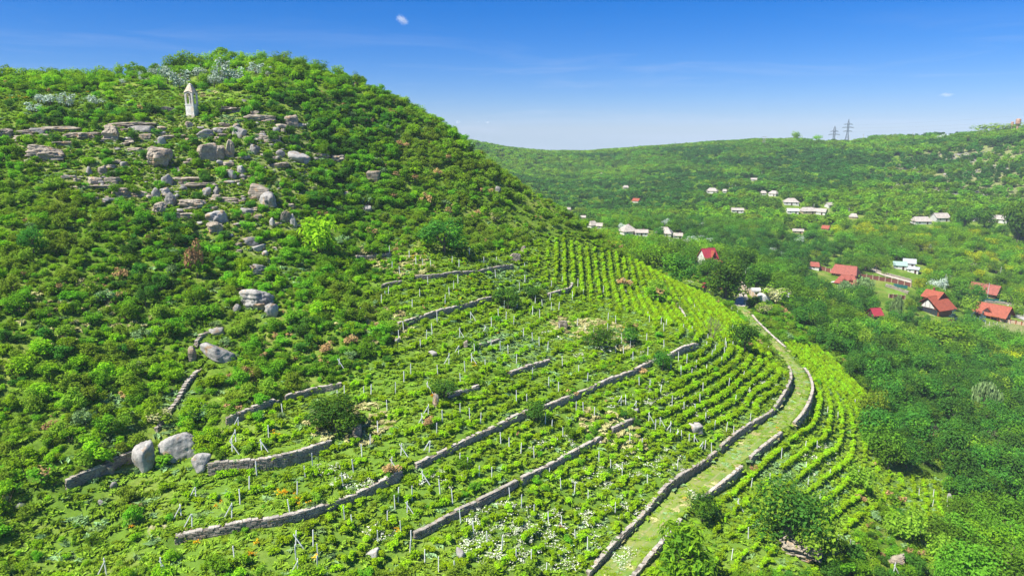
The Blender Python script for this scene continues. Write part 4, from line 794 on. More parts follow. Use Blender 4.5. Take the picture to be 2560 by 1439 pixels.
hs=[(1980,512,34,.8,2.7,2.6,10,W,SL,'white house with a pale hip roof, alone above the village',.6,3),
(1782,483,26,.8,2.6,2.3,-10,W,SL,'pale-roofed farmhouse highest among the village trees',.55,2),(1812,482,9,.9,2.2,1.3,0,W,SL,'tiny annex right of the highest farmhouse',.3,1),(1909,488,13,.9,2.4,1.6,10,W,SL,'small pale hut left of the lane top',.5,1),(1936,490,20,.8,2.6,2.0,-30,W,SL,'small house with an angled pale roof above the hip-roofed house',.5,2),
(1983,534,26,.7,2.6,1.4,12,W,W,'white shed with a flat bright roof below the hip-roofed house',0,2),(2021,534,32,.8,2.5,2.4,25,M['tan'],SL,'house with a big slanting pale roof below the lane',.3,2),(2052,536,30,.7,2.6,2.0,-15,W,SL,'white walled house right of the slanting pale roof',0,2),(2074,519,14,1.1,2.6,1.6,40,W,SL,'narrow grey barn beside a tall pole',0,1),(2135,546,18,.8,1.9,1.8,0,M['tan'],SL,'low brownish hut right of the village poles',.5,1),
(1845,532,28,.6,2.6,1.2,5,W,SL,'pale flat-roofed house among yellow-green trees',0,3),(1997,583,24,.7,2.0,1.0,0,M['tan'],SL,'low tan ruin between trees above the red roofs',0,2),(2066,575,16,.8,1.7,1.6,-20,M['tan'],M['orange'],'small orange roof lost among trees',0,1),(1592,506,17,.8,2.0,1.8,-30,W,M['orange'],'small orange-roofed hut on the far valley floor',0,1),(1565,472,13,.8,2.0,1.7,10,W,SL,'tiny pale-roofed hut at the foot of the far slope',.5,1),(1886,452,14,.8,1.8,1.2,0,M['conc'],SL,'grey hut half hidden at the foot of the far slope',0,1),
(1570,586,38,.9,2.6,3.4,30,W,SL,'house with a pale pyramid roof beside the vineyard wood',.95,2),(1604,590,30,.6,2.6,1.4,5,W,SL,'long low house right of the pyramid-roofed house',0,3),(1661,590,40,.8,2.4,3.0,-8,W,SL,'house with a broad pale pyramid-like roof',.6,2),(1696,596,20,.8,2.2,1.2,0,W,SL,'small annex right of the broad pale roof',0,2),(1482,570,20,.9,2.5,2.2,35,W,SL,'pale-roofed cottage at the edge of the hillside wood',.5,1),(1500,572,14,.9,2.5,1.4,-10,W,SL,'small white annex beside the pale-roofed cottage',0,1),(1419,529,12,.9,2.4,1.5,20,W,SL,'white hut just showing over the hillside scrub',0,1),(1458,548,11,.8,2.0,1.0,0,M['tan'],SL,'tan hut behind the hillside scrub',0,1),
(2306,560,38,.8,2.5,2.6,28,W,SL,'house with a slanting pale roof at the left of the field',.2,2),(2354,553,34,.8,3.0,2.8,35,M['conc'],SL,'grey gabled house above the field',0,2),(2500,556,38,.7,2.8,2.2,-5,W,SL,'long pale-roofed house with a white porch right of the field',.4,3),(2440,553,12,.9,2.6,1.3,0,W,M['tin'],'bluish white hut between the twin round trees',0,1),(2330,672+0,0,0,0,0,0,W,SL,'',0,0)]
for h_ in hs:
    if not h_[9]: continue
    u,v,wp,dr,hw,hr,yw,wm,rm,lb,hip,wn=h_
    house(u,v,wp,dr,hw,hr,yw,wm,rm,lb,hip=hip,win=wn,chim=wp>18,group='village houses')
house(2117,694,54,.62,3.2,3.4,-14,M['log'],M['red'],'long log house with a red half-hipped roof and two skylights',hip=.18,win=4,ribs=True,ov=.9,group='red-roofed houses')
rt,w_,d_2,hw_,pp=house(2122,716,46,.8,2.8,2.9,-6,M['tealnet'],M['red'],'red hip-roofed pavilion with dark green sides and a white awning',hip=.55,win=3,ribs=True,ov=1.0,group='red-roofed houses')
for x in (-.12,.2):   # dormers
    b=MB(); X=w_*x; yb=-d_2*.5; b.box((X,yb+.7,hw_+.7),(1.2,1.6,.9)); dm=b.obj('dormer',M['log'],rt); b=MB(); b.add([(X-.9,yb-.5,hw_+1.0),(X+.9,yb-.5,hw_+1.0),(X,yb-.5,hw_+1.75),(X-.9,yb+1.9,hw_+1.0),(X+.9,yb+1.9,hw_+1.0),(X,yb+1.9,hw_+1.75)],[(0,2,5,3),(2,1,4,5),(0,1,2)]); b.obj('dormer_roof',M['red'],dm)
b=MB(); b.box((-w_*.62,-d_2*.35,2.1),(2.6,3,.12),tilt=(0,-.25)); b.bar((-w_*.62-1.2,-d_2*.35-1.3,-.5),(-w_*.62-1.2,-d_2*.35-1.3,1.7),.08); b.obj('awning',M['white'],rt)
house(2038,674,23,.8,2.6,1.7,-6,M['white'],M['red'],'tiny hut with a plain red roof at the left end of the brown fence',hip=.3,win=1,chim=False,group='red-roofed houses')
house(2252,672,28,.8,2.6,1.6,8,W,M['mint'],'pale green metal-roofed shed above the sandy lane',hip=0,win=2,chim=False,ribs=True); house(2276,668,26,.9,3.0,1.9,4,W,M['tin'],'tin-roofed house joined to the pale green shed',hip=0,win=2,chim=False,ribs=True); house(2286,682,24,.8,2.6,.9,-8,W,M['tin'],'white lean-to with a grey tin roof in front of the tin-roofed house',hip=0,win=2,chim=False)
house(2468,738,58,.55,2.4,3.6,-18,M['dwood'],M['red'],'dark timber barn with a big plain red roof behind a power pole',hip=.0,win=3,ribs=True,ov=.8,chim=False,group='red-roofed houses')
house(2190,797,24,1.1,2.4,2.4,40,M['dwood'],M['crimson'],'hut with a steep crimson roof deep among the trees',hip=0,win=1,chim=False,ov=.5,group='red-roofed houses')
rt,w_,d_2,hw_,pp=house(1770,668,36,.9,4.6,3.6,38,W,M['crimson'],'white two-storey house with a crimson roof behind walnut trees',hip=0,win=2,ribs=True,ov=.5,gwin=True,group='red-roofed houses',keep=False); HB.append((1738,1800,606,642,pp[3]))
b=gable_roof(d_2*.5,w_*.45,hw_-.1,2.9,.4); b.V=[(y*1.0+w_*.18,-x-d_2*.28,z) for x,y,z in b.V]; b.F=[f for f in b.F]; b.obj('wing_roof',M['orange'],rt)
b=MB(); b.box((w_*.1,-d_2*.75,1.6),(w_*.7,d_2*.5,3.4)); wg=b.obj('porch',W,rt); b=MB(); b.box((w_*.1,-d_2*1.02,3.3),(w_*.8,d_2*.30,.2),tilt=(.25,0)); b.obj('porch_roof',M['orange'],wg)
# log villa: big glazed gable in front, raised rear wing with its own roof
def villa():
    p=hit1(2345,786); D=p[3]; s=D/F; w=52*s; d=60*s
    rt=obj('log_villa',None,None,(p[0],p[1]+d*.3,p[2]-.3),label='large log villa with a glazed gable front and layered orange roofs',cat='house',group='red-roofed houses'); rt.rotation_euler=(0,0,R(57)+math.atan2(-p[0],p[1]))
    hw=4.2; hr=4.4
    b=MB(); b.add([(-w/2,-d/2,-2),(w/2,-d/2,-2),(w/2,d/2,-2),(-w/2,d/2,-2),(-w/2,-d/2,hw),(w/2,-d/2,hw),(w/2,d/2,hw),(-w/2,d/2,hw),(-w/2,0,hw+hr-.1),(w/2,0,hw+hr-.1)],[(0,1,5,4),(2,3,7,6),(1,2,6,9,5),(3,0,4,8,7)]); b.obj('wall',M['log'],rt)
    rf=gable_roof(w,d,hw,hr,1.3).obj('roof',M['orange'],rt)
    b=MB(); b.bar((-w/2-1.25,0,hw+hr+.05),(w/2+1.25,0,hw+hr+.05),.1); b.obj('ridge',M['orange'],rf)
    # glazed gable end (local -x), white triangle above dark panes
    gl=MB(); gl.box((-w/2-.05,0,1.7),(.1,d*.9,2.9)); g_=gl.obj('glazing',M['glass'],rt)
    for k in range(9): b=MB(); y=-d*.45+d*.9*k/8; b.box((-w/2-.12,y,1.7),(.1,.14,3.0)); b.obj('mullion',M['dwood'],g_)
    b=MB(); b.box((-w/2-.12,0,3.2),(.12,d*.92,.25)); b.obj('beam',M['dwood'],rt)
    tr=MB(); tr.add([(-w/2-.08,-d*.30,3.5),(-w/2-.08,d*.30,3.5),(-w/2-.08,0,hw+hr-1.2),(-w/2-.2,-d*.30,3.5),(-w/2-.2,d*.30,3.5),(-w/2-.2,0,hw+hr-1.2)],[(0,1,2),(5,4,3),(0,3,4,1),(1,4,5,2),(2,5,3,0)]); tp=tr.obj('gable_panel',M['white'],rt)
    for k in(-1,1): b=MB(); b.bar((-w/2-.25,d*.1*k,3.5),(-w/2-.25,d*.1*k,hw+hr-2.6),.07); b.obj('mullion',M['dwood'],tp)
    b=MB(); b.box((-w/2-1.3,0,-.1),(2.8,d*1.0,.25)); dk=b.obj('deck',M['tan'],rt)
    for k in range(6): b=MB(); y=-d*.48+d*.96*k/5; b.bar((-w/2-2.6,y,-2.2),(-w/2-2.6,y,.9),.08); b.obj('post',M['white'],dk)
    b=MB(); b.bar((-w/2-2.6,-d*.48,.9),(-w/2-2.6,d*.48,.9),.05); b.obj('rail',M['white'],dk)
    # upper wing across the rear
    w2=w*.55; d2=d*.62; X=w*.28; z2=hw+1.8; b=MB(); b.box((X,d*.22,z2),(w2,d2,4.4)); b.obj('upper_wall',M['log'],rt)
    q=gable_roof(d2,w2,z2+2.1,2.3,1.0); q.V=[(-y+X,x+d*.22,z) for x,y,z in q.V]; ur=q.obj('upper_roof',M['orange'],rt)
    for y in(-.12,.14): b=MB(); b.box((X-w2/2-.03,d*.22+d2*y,z2+.6),(.1,1.0,1.0)); o=b.obj('window',M['white'],rt); b=MB(); b.box((X-w2/2-.06,d*.22+d2*y,z2+.6),(.1,.8,.8)); b.obj('pane',M['glass'],o)
    b=MB(); b.bar((X,d*.22-d2/2-.03,z2+1.0),(X,d*.22-d2/2-.15,z2+1.0),.6,n=12); b.obj('round_window',M['glass'],rt)
    b=MB(); b.box((X+w2*.2,d*.34,z2+4.6),(.8,.8,1.8)); b.obj('chimney',M['red'],rt)
    block(p[0],p[1]+d*.3,w*.72); HB.append((2302,2400,735,782,D))
    for k in range(1,4): block(p[0]*(1-(w*.6+k*3.4)/D)-1,p[1]*(1-(w*.6+k*3.4)/D),w*.42)
villa()
rt,w_,d_2,hw_,pp=house(2488,797,66,.62,3.4,3.6,-20,M['log'],M['orange'],'log house with a long orange roof and one triangular dormer',hip=.0,win=4,ribs=False,ov=1.4,chim=False,group='red-roofed houses')
b=MB(); yb=-d_2*.52; X=-w_*.08; zt=hw_+2.6; b.add([(X-2.2,yb-.2,hw_+.25),(X+2.2,yb-.2,hw_+.25),(X,yb-.2+.3,hw_+2.1),(X,yb+3.2,hw_+2.15)],[(0,2,3),(2,1,3)]); dm=b.obj('dormer_roof',M['orange'],rt); b=MB(); b.add([(X-1.7,yb-.1,hw_+.35),(X+1.7,yb-.1,hw_+.35),(X,yb+.1,hw_+1.8)],[(0,1,2)]); b.obj('dormer_face',M['dwood'],dm)
b=MB(); b.box((w_*.25,-d_2*.5-1.2,2.4),(3.2,2.4,.15),tilt=(.12,0)); b.bar((w_*.25-1.4,-d_2*.5-2.2,-.5),(w_*.25-1.4,-d_2*.5-2.2,2.3),.1); b.bar((w_*.25+1.4,-d_2*.5-2.2,-.5),(w_*.25+1.4,-d_2*.5-2.2,2.3),.1); b.obj('porch',M['log'],rt)
# buildings on the plateau rim
def shed(u0,v0,u1,label,hm,mat,roof):
    a=hit1(u0,v0); b_=hit1(u1,v0-2); c=(a+b_)/2; w=float(np.hypot(*(b_-a)[:2])); w=min(w,60)
    c=hit1((u0+u1)/2,v0); w=(u1-u0)*c[3]/F; rt=obj('farm_shed',None,None,(c[0],c[1],c[2]),label=label,cat='building',group='buildings on the plateau'); rt.rotation_euler=(0,0,math.atan2(-c[0],c[1]))
    b=MB(); b.box((0,3,hm/2-.5),(w,8,hm+1)); b.obj('wall',mat,rt); gable_roof(w,8,hm,1.2,.4).obj('roof',roof,rt).location=(0,3,0); return rt
shed(2462,336,2532,'long pale farm shed at the right end of the plateau',2.2,M['white'],M['slate']); shed(2549,334,2600,'second pale shed at the right edge of the plateau',2.2,M['white'],M['slate']); shed(2218,353,2292,'long low grey building on the plateau skyline',1.6,M['conc'],M['slate'])
# ------------------------------------------------------------------ fences
def panelfence(name,label,px,h,panel,post,pl,pw=.18,thick=.08,group='fences',lift=0.0,cat='fence',cap=False):
    P=HP(px); P=resample(P,pl,False); rt=obj(name,None,None,(P[0,0],P[0,1],float(ground(*P[0]))),label=label,cat=cat,group=group); o=np.array(rt.location)
    for i in range(len(P)):
        z=float(ground(*P[i]))+lift; b=MB(); b.box((P[i,0]-o[0],P[i,1]-o[1],z-o[2]+h/2-.3),(pw,pw,h+.7),rz=.3); 
        if cap: b.box((P[i,0]-o[0],P[i,1]-o[1],z-o[2]+h+.1),(pw*1.5,pw*1.5,.12),rz=.3)
        b.obj('fence_post',post,rt)
        if i<len(P)-1:
            m_=(P[i]+P[i+1])/2; z2=float(ground(*P[i+1]))+lift; zm=(z+z2)/2; L_=float(np.hypot(*(P[i+1]-P[i]))); b=MB(); b.box((m_[0]-o[0],m_[1]-o[1],zm-o[2]+h*.48-.2),(L_-pw,thick,h*.92+.4),rz=math.atan2(P[i+1,1]-P[i,1],P[i+1,0]-P[i,0])); b.obj('panel',panel,rt)
    return rt
panelfence('concrete_fence','pale concrete panel fence descending beside the lane under the walnut trees',[(1852,716),(1862,728),(1874,738),(1893,754)],2.3,M['tan'],M['conc'],2.1,group='concrete fences')
panelfence('concrete_fence','short end of the pale panel fence turning to the right',[(1894,754),(1910,752)],2.4,M['conc'],M['conc'],2.1,group='concrete fences')
panelfence('board_fence','upper brown board fence with pale pillars left of the long log house',[(2050,674),(2072,680),(2098,690)],2.2,M['brick'],M['tan'],3.0,.4,cap=True,group='brown board fences')
panelfence('board_fence','brown board fence with pale pillars below the sandy lane',[(2150,694),(2190,700),(2230,706),(2277,718)],2.3,M['brick'],M['tan'],3.2,.45,cap=True,group='brown board fences')
panelfence('board_fence','short brown fence with pale pillars below the lawn',[(2222,744),(2262,748)],2.0,M['brick'],M['tan'],2.6,.4,cap=True,group='brown board fences')
panelfence('garden_screen','dark teal screen fence below the brown board fence',[(2234,716),(2268,722)],1.8,M['tealnet'],M['steel'],2.5,.08,group='teal screens')
panelfence('garden_screen','dark teal screen fence behind the barn garden',[(2440,752),(2515,756)],1.8,M['tealnet'],M['steel'],3.5,.08,group='teal screens')
panelfence('brick_fence','orange-brown brick fence along the road in front of the orange-roofed log house',[(2498,803),(2530,808),(2568,815)],1.6,M['tan'],M['log'],2.4,.4,cap=True,group='brick fences')
panelfence('brick_fence','low orange brick fence with pillars below the log villa',[(2372,806),(2398,808)],1.4,M['log'],M['log'],2.6,.4,cap=True,group='brick fences')
for lb,px,h in [('tan retaining wall along the upper side of the sandy lane',[(2190,680),(2225,690),(2278,704)],1.2),('curved tan retaining wall above the lawn',[(2214,716),(2240,724),(2270,735)],1.4),('pale stone wall behind the barn garden',[(2462,756),(2510,760),(2552,770)],1.0),('tan wall fragment in the wood above the villa',[(2350,690),(2378,692)],1.0),('pinkish wall fragment above the barn',[(2424,664),(2450,666)],1.3)]:
    Q=resample(HP(px),.8); zb=ground(Q[:,0],Q[:,1])-.2; wall('garden_wall',lb,Q,zb+h+.3,zb,.5,1,1,0,group='garden walls',sl=.8,ch=.4); 
    for q in Q[::4]: block(q[0]*.985,q[1]*.985,3.0)
HB.append((1848,1912,706,752,262)); HB.append((2185,2280,690,718,380)); HB.append((2050,2100,668,690,390)); HB.append((2215,2265,722,746,370))
# white trellis posts in the garden
for i,(u,v) in enumerate([(2463,812),(2473,813),(2483,814),(2492,813),(2470,828),(2488,822),(2499,823),(2509,820),(2524,810),(2478,833)]):
    p=hit1(u,v); b=MB(); b.box((0,0,.8),(.16,.16,1.9)); b.bar((.1,0,.7),(.5,0,-.1),.05); b.obj('trellis_post',M['white'],None,loc=p[:3],label=lab('white trellis post',u,v),cat='post',group='white trellis posts'); block(p[0],p[1],2)
# ------------------------------------------------------------------ poles, pylons, tower
def pole(u,v,hpx,label,arms=1,mat='conc',brace=False,r=.16,lamp=False,name='utility_pole'):
    p=hit1(u,v); h=hpx*p[3]/F; rt=obj(name,None,None,p[:3],label=label,cat='pole',group='poles'); rt.rotation_euler=(0,0,random.uniform(-.4,.4)); r=max(r,.00028*p[3])
    b=MB(); b.bar((0,0,-1),(0,0,h),r,r*.7,n=6); b.obj('shaft',M[mat],rt)
    for k in range(arms): b=MB(); z=h-.35-k*.9; b.bar((-.9,0,z),(.9,0,z),.07*max(1,p[3]/400)); [b.bar((x,0,z),(x,0,z+.28),.05) for x in(-.8,-.3,.3,.8)]; b.obj('crossarm',M['dwood'],rt)
    if brace: b=MB(); b.bar((0,0,h*.8),(2.2,.3,-.6),r*.8,n=5); b.obj('brace',M[mat],rt)
    if lamp: b=MB(); b.bar((0,0,h-.1),(1.1,0,h+.2),.06); b.box((1.2,0,h+.2),(.6,.3,.2)); b.obj('lamp_arm',M[mat],rt)
    block(p[0]*(1-3/p[3]),p[1]*(1-3/p[3]),2.2); return rt
pole(1862,706,36,'lamp pole by the pale panel fence under the walnuts',0,lamp=True); pole(2467,752,46,'concrete power pole with crossarms in front of the barn',2); pole(2360,724,40,'left shaft of the paired poles behind the log villa',1); pole(2363,726,36,'right shaft of the paired poles behind the log villa',0)
pole(2558,793,34,'power pole at the right edge beside the road',1); pole(2500,690,24,'pale pole standing in the wood above the barn',0); pole(1683,612,26,'tall pole right of the broad pale roof',1); pole(1635,596,18,'brown timber goalpost-like pole by the two pale houses',1,'rust'); pole(2072,531,26,'tall pole beside the narrow grey barn',0); pole(2034,525,16,'pole over the slanting pale roof',0); pole(2122,532,14,'short village pole right of the grey barn',0); pole(1747,470,16,'thin pole in the upper village left of the farmhouse',0); pole(1768,474,12,'thin pole just left of the highest farmhouse',0); pole(1822,472,16,'first of three thin poles at the lane top',0); pole(1830,474,14,'second of three thin poles at the lane top',0); pole(1838,476,14,'third of three thin poles at the lane top',0); pole(1904,442,12,'thin pole on the cut line of the far slope',0)
pole(2157,351,15,'braced white pole on the plateau right of the tall pylon',1,'white',True); pole(2124,350,12,'short white pole at the foot of the tall pylon',0,'white'); pole(2094,352,13,'white pole beside the smaller pylon',0,'white'); pole(2281,345,16,'pale pole over the long low grey building',0); pole(2405,340,13,'dark thin mast on the right plateau',0,'steel'); pole(2427,334,11,'pale thin mast on the right plateau',0)
def frame(u,v,h_px,label):
    p=hit1(u,v); h=h_px*p[3]/F; rt=obj('pole_frame',None,None,p[:3],label=label,cat='pole',group='poles'); rt.rotation_euler=(0,0,math.atan2(-p[0],p[1]))
    for x in(-1.1,1.1): b=MB(); b.bar((x,0,-1),(x,0,h),.25,n=5); b.obj('leg',M['conc'],rt)
    for z in(.95,.78): b=MB(); b.bar((-3,0,h*z),(3,0,h*z),.18); b.obj('crossarm',M['steel'],rt)
frame(1909,367,26,'twin-legged pole frame on the far skyline left of the pylons')
for u,v,h,w in ((1378,388,14,'lone mast over the notch of the far skyline'),(1486,388,9,'tiny mast on the far skyline near the notch'),(1583,381,16,'mast on the middle of the far skyline'),(1687,376,20,'taller mast with crossarms on the far skyline'),(1297,384,9,'tiny mast left of the notch in the far skyline')): pole(u,v,h,w,1 if h>12 else 0,'steel')
def pylon(u,v,hpx,arms,label,bodyw,split):
    p=hit1(u,v); h=hpx*p[3]/F; t=.25; rt=obj('lattice_pylon',None,None,p[:3],label=label,cat='pylon',group='lattice pylons'); rt.rotation_euler=(0,0,math.atan2(-p[0],p[1])+.12)
    def wd(z):
        f=z/h
        return bodyw*(1.6+(split-f)/split*2.6) if f<split else (bodyw*1.6 if f<.80 else bodyw*1.6*max(.08,(1-f)/.2))
    for sx_ in(-1,1):
        for sy_ in(-1,1):
            b=MB(); zs_=[-1]+[h*q for q in(split*.5,split,.6,.8,1.0)]
            for z1,z2 in zip(zs_[:-1],zs_[1:]): b.bar((sx_*wd(max(z1,0))/2,sy_*wd(max(z1,0))/2,z1),(sx_*wd(z2)/2,sy_*wd(z2)/2,z2),t)
            b.obj('leg',M['steel'],rt)
    b=MB(); n_=14
    for k in range(n_):
        z1=h*.97*k/n_; z2=h*.97*(k+1)/n_
        for s in(-1,1):
            b.bar((-wd(z1)/2*s,-wd(z1)/2,z1),(wd(z2)/2*s,-wd(z2)/2,z2),t*.6); b.bar((-wd(z1)/2*s,wd(z1)/2,z1),(wd(z2)/2*s,wd(z2)/2,z2),t*.6); b.bar((s*wd(z1)/2,-wd(z1)/2,z1),(s*wd(z2)/2,wd(z2)/2,z2),t*.6)
    b.obj('lattice',M['steel'],rt)
    for f,L_ in arms:
        b=MB(); z=h*f
        for s in(-1,1): b.bar((0,0,z),(s*L_,0,z),t*1.2); b.bar((s*wd(z)/2,0,z+1.5),(s*L_,0,z+.05),t); b.bar((s*L_,0,z),(s*L_,0,z-1.1),.1)
        b.obj('crossarm',M['steel'],rt)
    return rt,p,h
rtA,pA,hA=pylon(2117,346,51,[(.75,5.6),(.60,7.4),(.42,5.6)],'tall lattice pylon with three crossarms on the plateau',1.2,.36)
rtB,pB,hB=pylon(2084,351,35,[(.62,5.0),(.40,7.2)],'smaller lattice pylon with two crossarms left of the tall pylon',1.5,.15)
for i,(f,L_) in enumerate(((.75,5.0),(.60,6.2),(.42,5.0))):
    b=MB(); a0=Vector((pA[0]+L_,pA[1],pA[2]+hA*f-1)); a1=Vector((760,690,150-3*i-6*(i>0))); pr=a0
    for k in range(1,9): t_=k/8; q=a0.lerp(a1,t_)-Vector((0,0,14*4*t_*(1-t_)*.5)); b.bar(pr,q,.045,n=3); pr=q
    b.obj('power_line',M['steel'],None,label=('upper','middle','lower')[i]+' power line running right from the tall pylon',cat='cable',group='power lines')
def tower(u,v,hpx,label,sc=1):
    p=hit1(u,v); h=hpx*p[3]/F; rt=obj('water_tower',None,None,p[:3],label=label,cat='water tower',group='water towers'); r=h*.15*sc
    b=MB(); b.bar((0,0,-1),(0,0,h*.62),r*.38,n=10); b.obj('shaft',M['rust'],rt)
    b=MB(); b.bar((0,0,h*.55),(0,0,h*.68),r*.45,r*1.0,n=14); b.bar((0,0,h*.68),(0,0,h*.94),r*1.0,n=14); b.bar((0,0,h*.94),(0,0,h),r*1.0,r*.7,n=14); b.obj('tank',M['rust'],rt)
tower(2541,336,38,'rusty water tower with a bulging tank beside the pale shed'); tower(2527,332,29,'smaller reddish tank top showing behind trees at the water tower',.7)
# small red vehicle under the walnuts
p=hit1(1764,722); rt=obj('small_tractor',None,None,p[:3],rz=.5,label='small crimson tractor parked in the shade under the walnut trees',cat='tractor')
b=MB(); b.box((.5,0,.9),(1.7,.8,.6)); b.box((-.5,0,.75),(1.0,.9,.4)); b.obj('body',M['crimson'],rt); b=MB(); b.box((-.6,0,2.1),(1.4,1.2,.1)); [b.bar((-.6+x,y,.9),(-.6+x,y,2.1),.04) for x in(-.6,.6) for y in(-.5,.5)]; b.obj('canopy_frame',M['crimson'],rt)
for x,r_ in((-.7,.65),(1.0,.4)):
    for s in(-1,1): b=MB(); b.bar((x,s*.5,r_),(x,s*.75,r_),r_,n=14); wl=b.obj('wheel',M['dwood'],rt); b=MB(); b.bar((x,s*.76,r_),(x,s*.78,r_),r_*.45,n=10); b.obj('hub',M['crimson'],wl)
b=MB(); b.box((-.6,0,1.15),(.5,.5,.12)); b.box((-.85,0,1.4),(.08,.5,.5)); b.obj('seat',M['dwood'],rt); b=MB(); b.bar((1.1,0,1.2),(1.1,0,1.9),.04); b.obj('exhaust',M['steel'],rt)
block(p[0]-1,p[1]-2,4)
# tank and small sheds behind the panel fence
p=hit1(1886,738); b=MB(); b.bar((-1.6,0,1.3),(1.6,0,1.3),1.1,n=18); rt=obj('storage_tank',None,None,(p[0]+1,p[1]+2,p[2]),label='grey round storage tank behind the pale panel fence',cat='tank'); b.obj('barrel',M['conc'],rt); b=MB(); [b.box((x,0,.1),(.3,1.6,.8)) for x in(-1,1)]; b.obj('cradle',M['dwood'],rt)
for u,v,l_ in((1907,757,'white domed greenhouse end beside the turned panel fence'),):
    p=hit1(u,v); b=MB(); V=[];n_=9
    for y in(0,5):
        for k in range(n_): t_=math.pi*k/(n_-1); V.append((1.7*math.cos(t_),y,.3+2.0*math.sin(t_)))
    b.add(V,[(k,k+1,n_+k+1,n_+k) for k in range(n_-1)]+[tuple(range(n_))[::-1],tuple(range(n_,2*n_))]); rt=obj('greenhouse',None,None,(p[0]+1.5,p[1]+1.5,p[2]),label=l_,cat='greenhouse'); b.obj('cover',M['white'],rt); b=MB(); b.box((0,-.05,1),(.9,.08,1.7)); b.obj('door',M['tin'],rt)
house(1963,748,15,.8,1.9,.7,0,M['log'],M['tin'],'small orange beehive-like hut with a grey lid in the orchard',hip=0,win=1,door=False,chim=False,group='huts',name='hut')
house(1935,746,13,.8,1.6,.6,0,W,M['tin'],'whitish low hutch left of the orange hut',hip=0,win=1,door=False,chim=False,group='huts',name='hut')
# ------------------------------------------------------------------ singled-out plants
def plant(u,v,w,h,key,label,istree=True,name='tree',grp=None,blk=.35):
    p=hit1(u,v); D=p[3]; W2=w*D/F; H2=h*D/F; q=(p[0]*(1+W2*.15/D),p[1]*(1+W2*.15/D)); z=float(ground(*q))-.1
    if istree: tree(key,q[0],q[1],z,W2*1.1,H2*1.1,label,grp or 'singled-out trees',name)
    else: shrub(key,q[0],q[1],z,W2*1.1,H2*1.1,label,grp or 'singled-out bushes')
    block(q[0],q[1],W2*blk)
for a in [(1702,714,92,80,'walnut','walnut tree with a broad dark crown left of the white house'),(1812,750,100,100,'walnut','biggest walnut tree, between the white house and the panel fence'),(1768,700,56,54,'walnut','dark walnut tree right in front of the white house'),(1850,700,80,85,'walnut','walnut tree behind the biggest walnut tree'),(1888,728,78,66,'walnut','walnut tree inside the pale panel fence'),(1655,655,60,50,'tdark','dark tree at the upper end of the row vines'),(1645,618,34,50,'tdark','dark round tree beside the short village lane'),
 (2410,576,58,56,'walnut','left of the twin round dark trees on the green field'),(2458,578,56,50,'walnut','right of the twin round dark trees on the green field'),(2540,620,80,110,'walnut','big dark tree at the right edge beyond the green field'),
 (842,1092,125,90,'walnut','big dark round bush-like tree above the tall wall'),(800,640,86,96,'lime','bright green round bush standing out on the upper slope'),(1110,640,118,86,'tdark','large dark tree above the topmost vine terrace'),(85,640,60,68,'tdark','dark round tree alone on the left scrub slope'),(365,770,40,50,'tdark','dark blue-green bush in the left scrub'),(2560,1000,60,60,'tlime','yellowish tree at the right picture edge'),
 (1985,1385,195,175,'big','great olive-green bush over the earthy bank'),(1705,1470,125,150,'sumac','bright feathery bush at the bottom beside the outer track wall'),(1755,1310,78,78,'tdark','feathery dark green bush hiding a gap in the outer track wall'),(1775,860,2,2,'lime',''),(1940,765,75,55,'tcream','cream-flowered tree beside the upper end of the track'),(1905,790,50,36,'tcream','second cream-flowered tree nearer the track'),
 (1640,735,50,40,'tolive','olive bush among the upper row vines'),(1270,775,70,55,'tdark','dark bush in the gap right of the bastion wall'),(1330,750,45,35,'tdark','small dark bush right of the bastion gap'),(1500,870,90,50,'tdark','dark green clump in the middle of the vineyard'),(1860,880,80,70,'tdark','dark bush mass between the row vines and the short curved wall'),(1655,930,45,55,'tdark','dark bush between two wall stretches'),(1570,860,55,40,'tdark','dark bush beside the orange-brown clump'),(1340,1060,55,55,'tdark','dark bush covering the gap in the middle terrace wall'),(1110,1000,70,45,'tdark','dark bush beside the ruined wall pillar'),(2150,1230,70,75,'tolive','olive bush in the lower outer vineyard'),(2250,1350,95,85,'tolive','grey-green bush above the rock outcrop'),
 (2240,800,34,60,'willow','weeping willow below the lawn'),(2110,738,40,36,'willow','small weeping willow beside the red-roofed pavilion'),(2455,1030,70,75,'willow','weeping willow in the lower right wood'),(2160,730,50,36,'willow','pale willow right of the pavilion'),(2346,738,46,42,'tsilver','silvery tree by the paired poles'),(2363,352,36,16,'tsilver','silvery tree on the right plateau edge'),(1955,648,26,18,'tsilver','pale silvery tree in the mid valley'),(1930,640,30,20,'tsilver','silvery green tree left of the pale silvery tree'),
 (2380,808,26,40,'spruce','blue-green spruce right in front of the log villa'),(2431,806,24,30,'spruce','blue-green spruce left of the orange-roofed log house'),(2455,803,18,28,'spruce','small blue-green spruce at the orange-roofed log house'),(2400,770,60,60,'tdark','dark tree between the villa and the orange-roofed house'),(2440,768,44,54,'tdark','reddish dark tree left of the orange-roofed log house'),(2420,790,46,56,'tolive','olive tree between the two spruces'),(2340,822,30,24,'tyellow','yellowish bush in front of the villa deck'),
 (2365,880,110,70,'tlime','bright domed tree below the log villa'),(2430,890,80,50,'tgreen','broad green tree right of the bright domed tree'),(2095,870,80,70,'tgreen','rounded green tree in the wood beside the outer vines'),(2160,850,70,60,'tdark','dark tree in the wood above the outer vines'),(2070,670,1,1,'tgreen','')]:
    if a[5]: plant(*a)
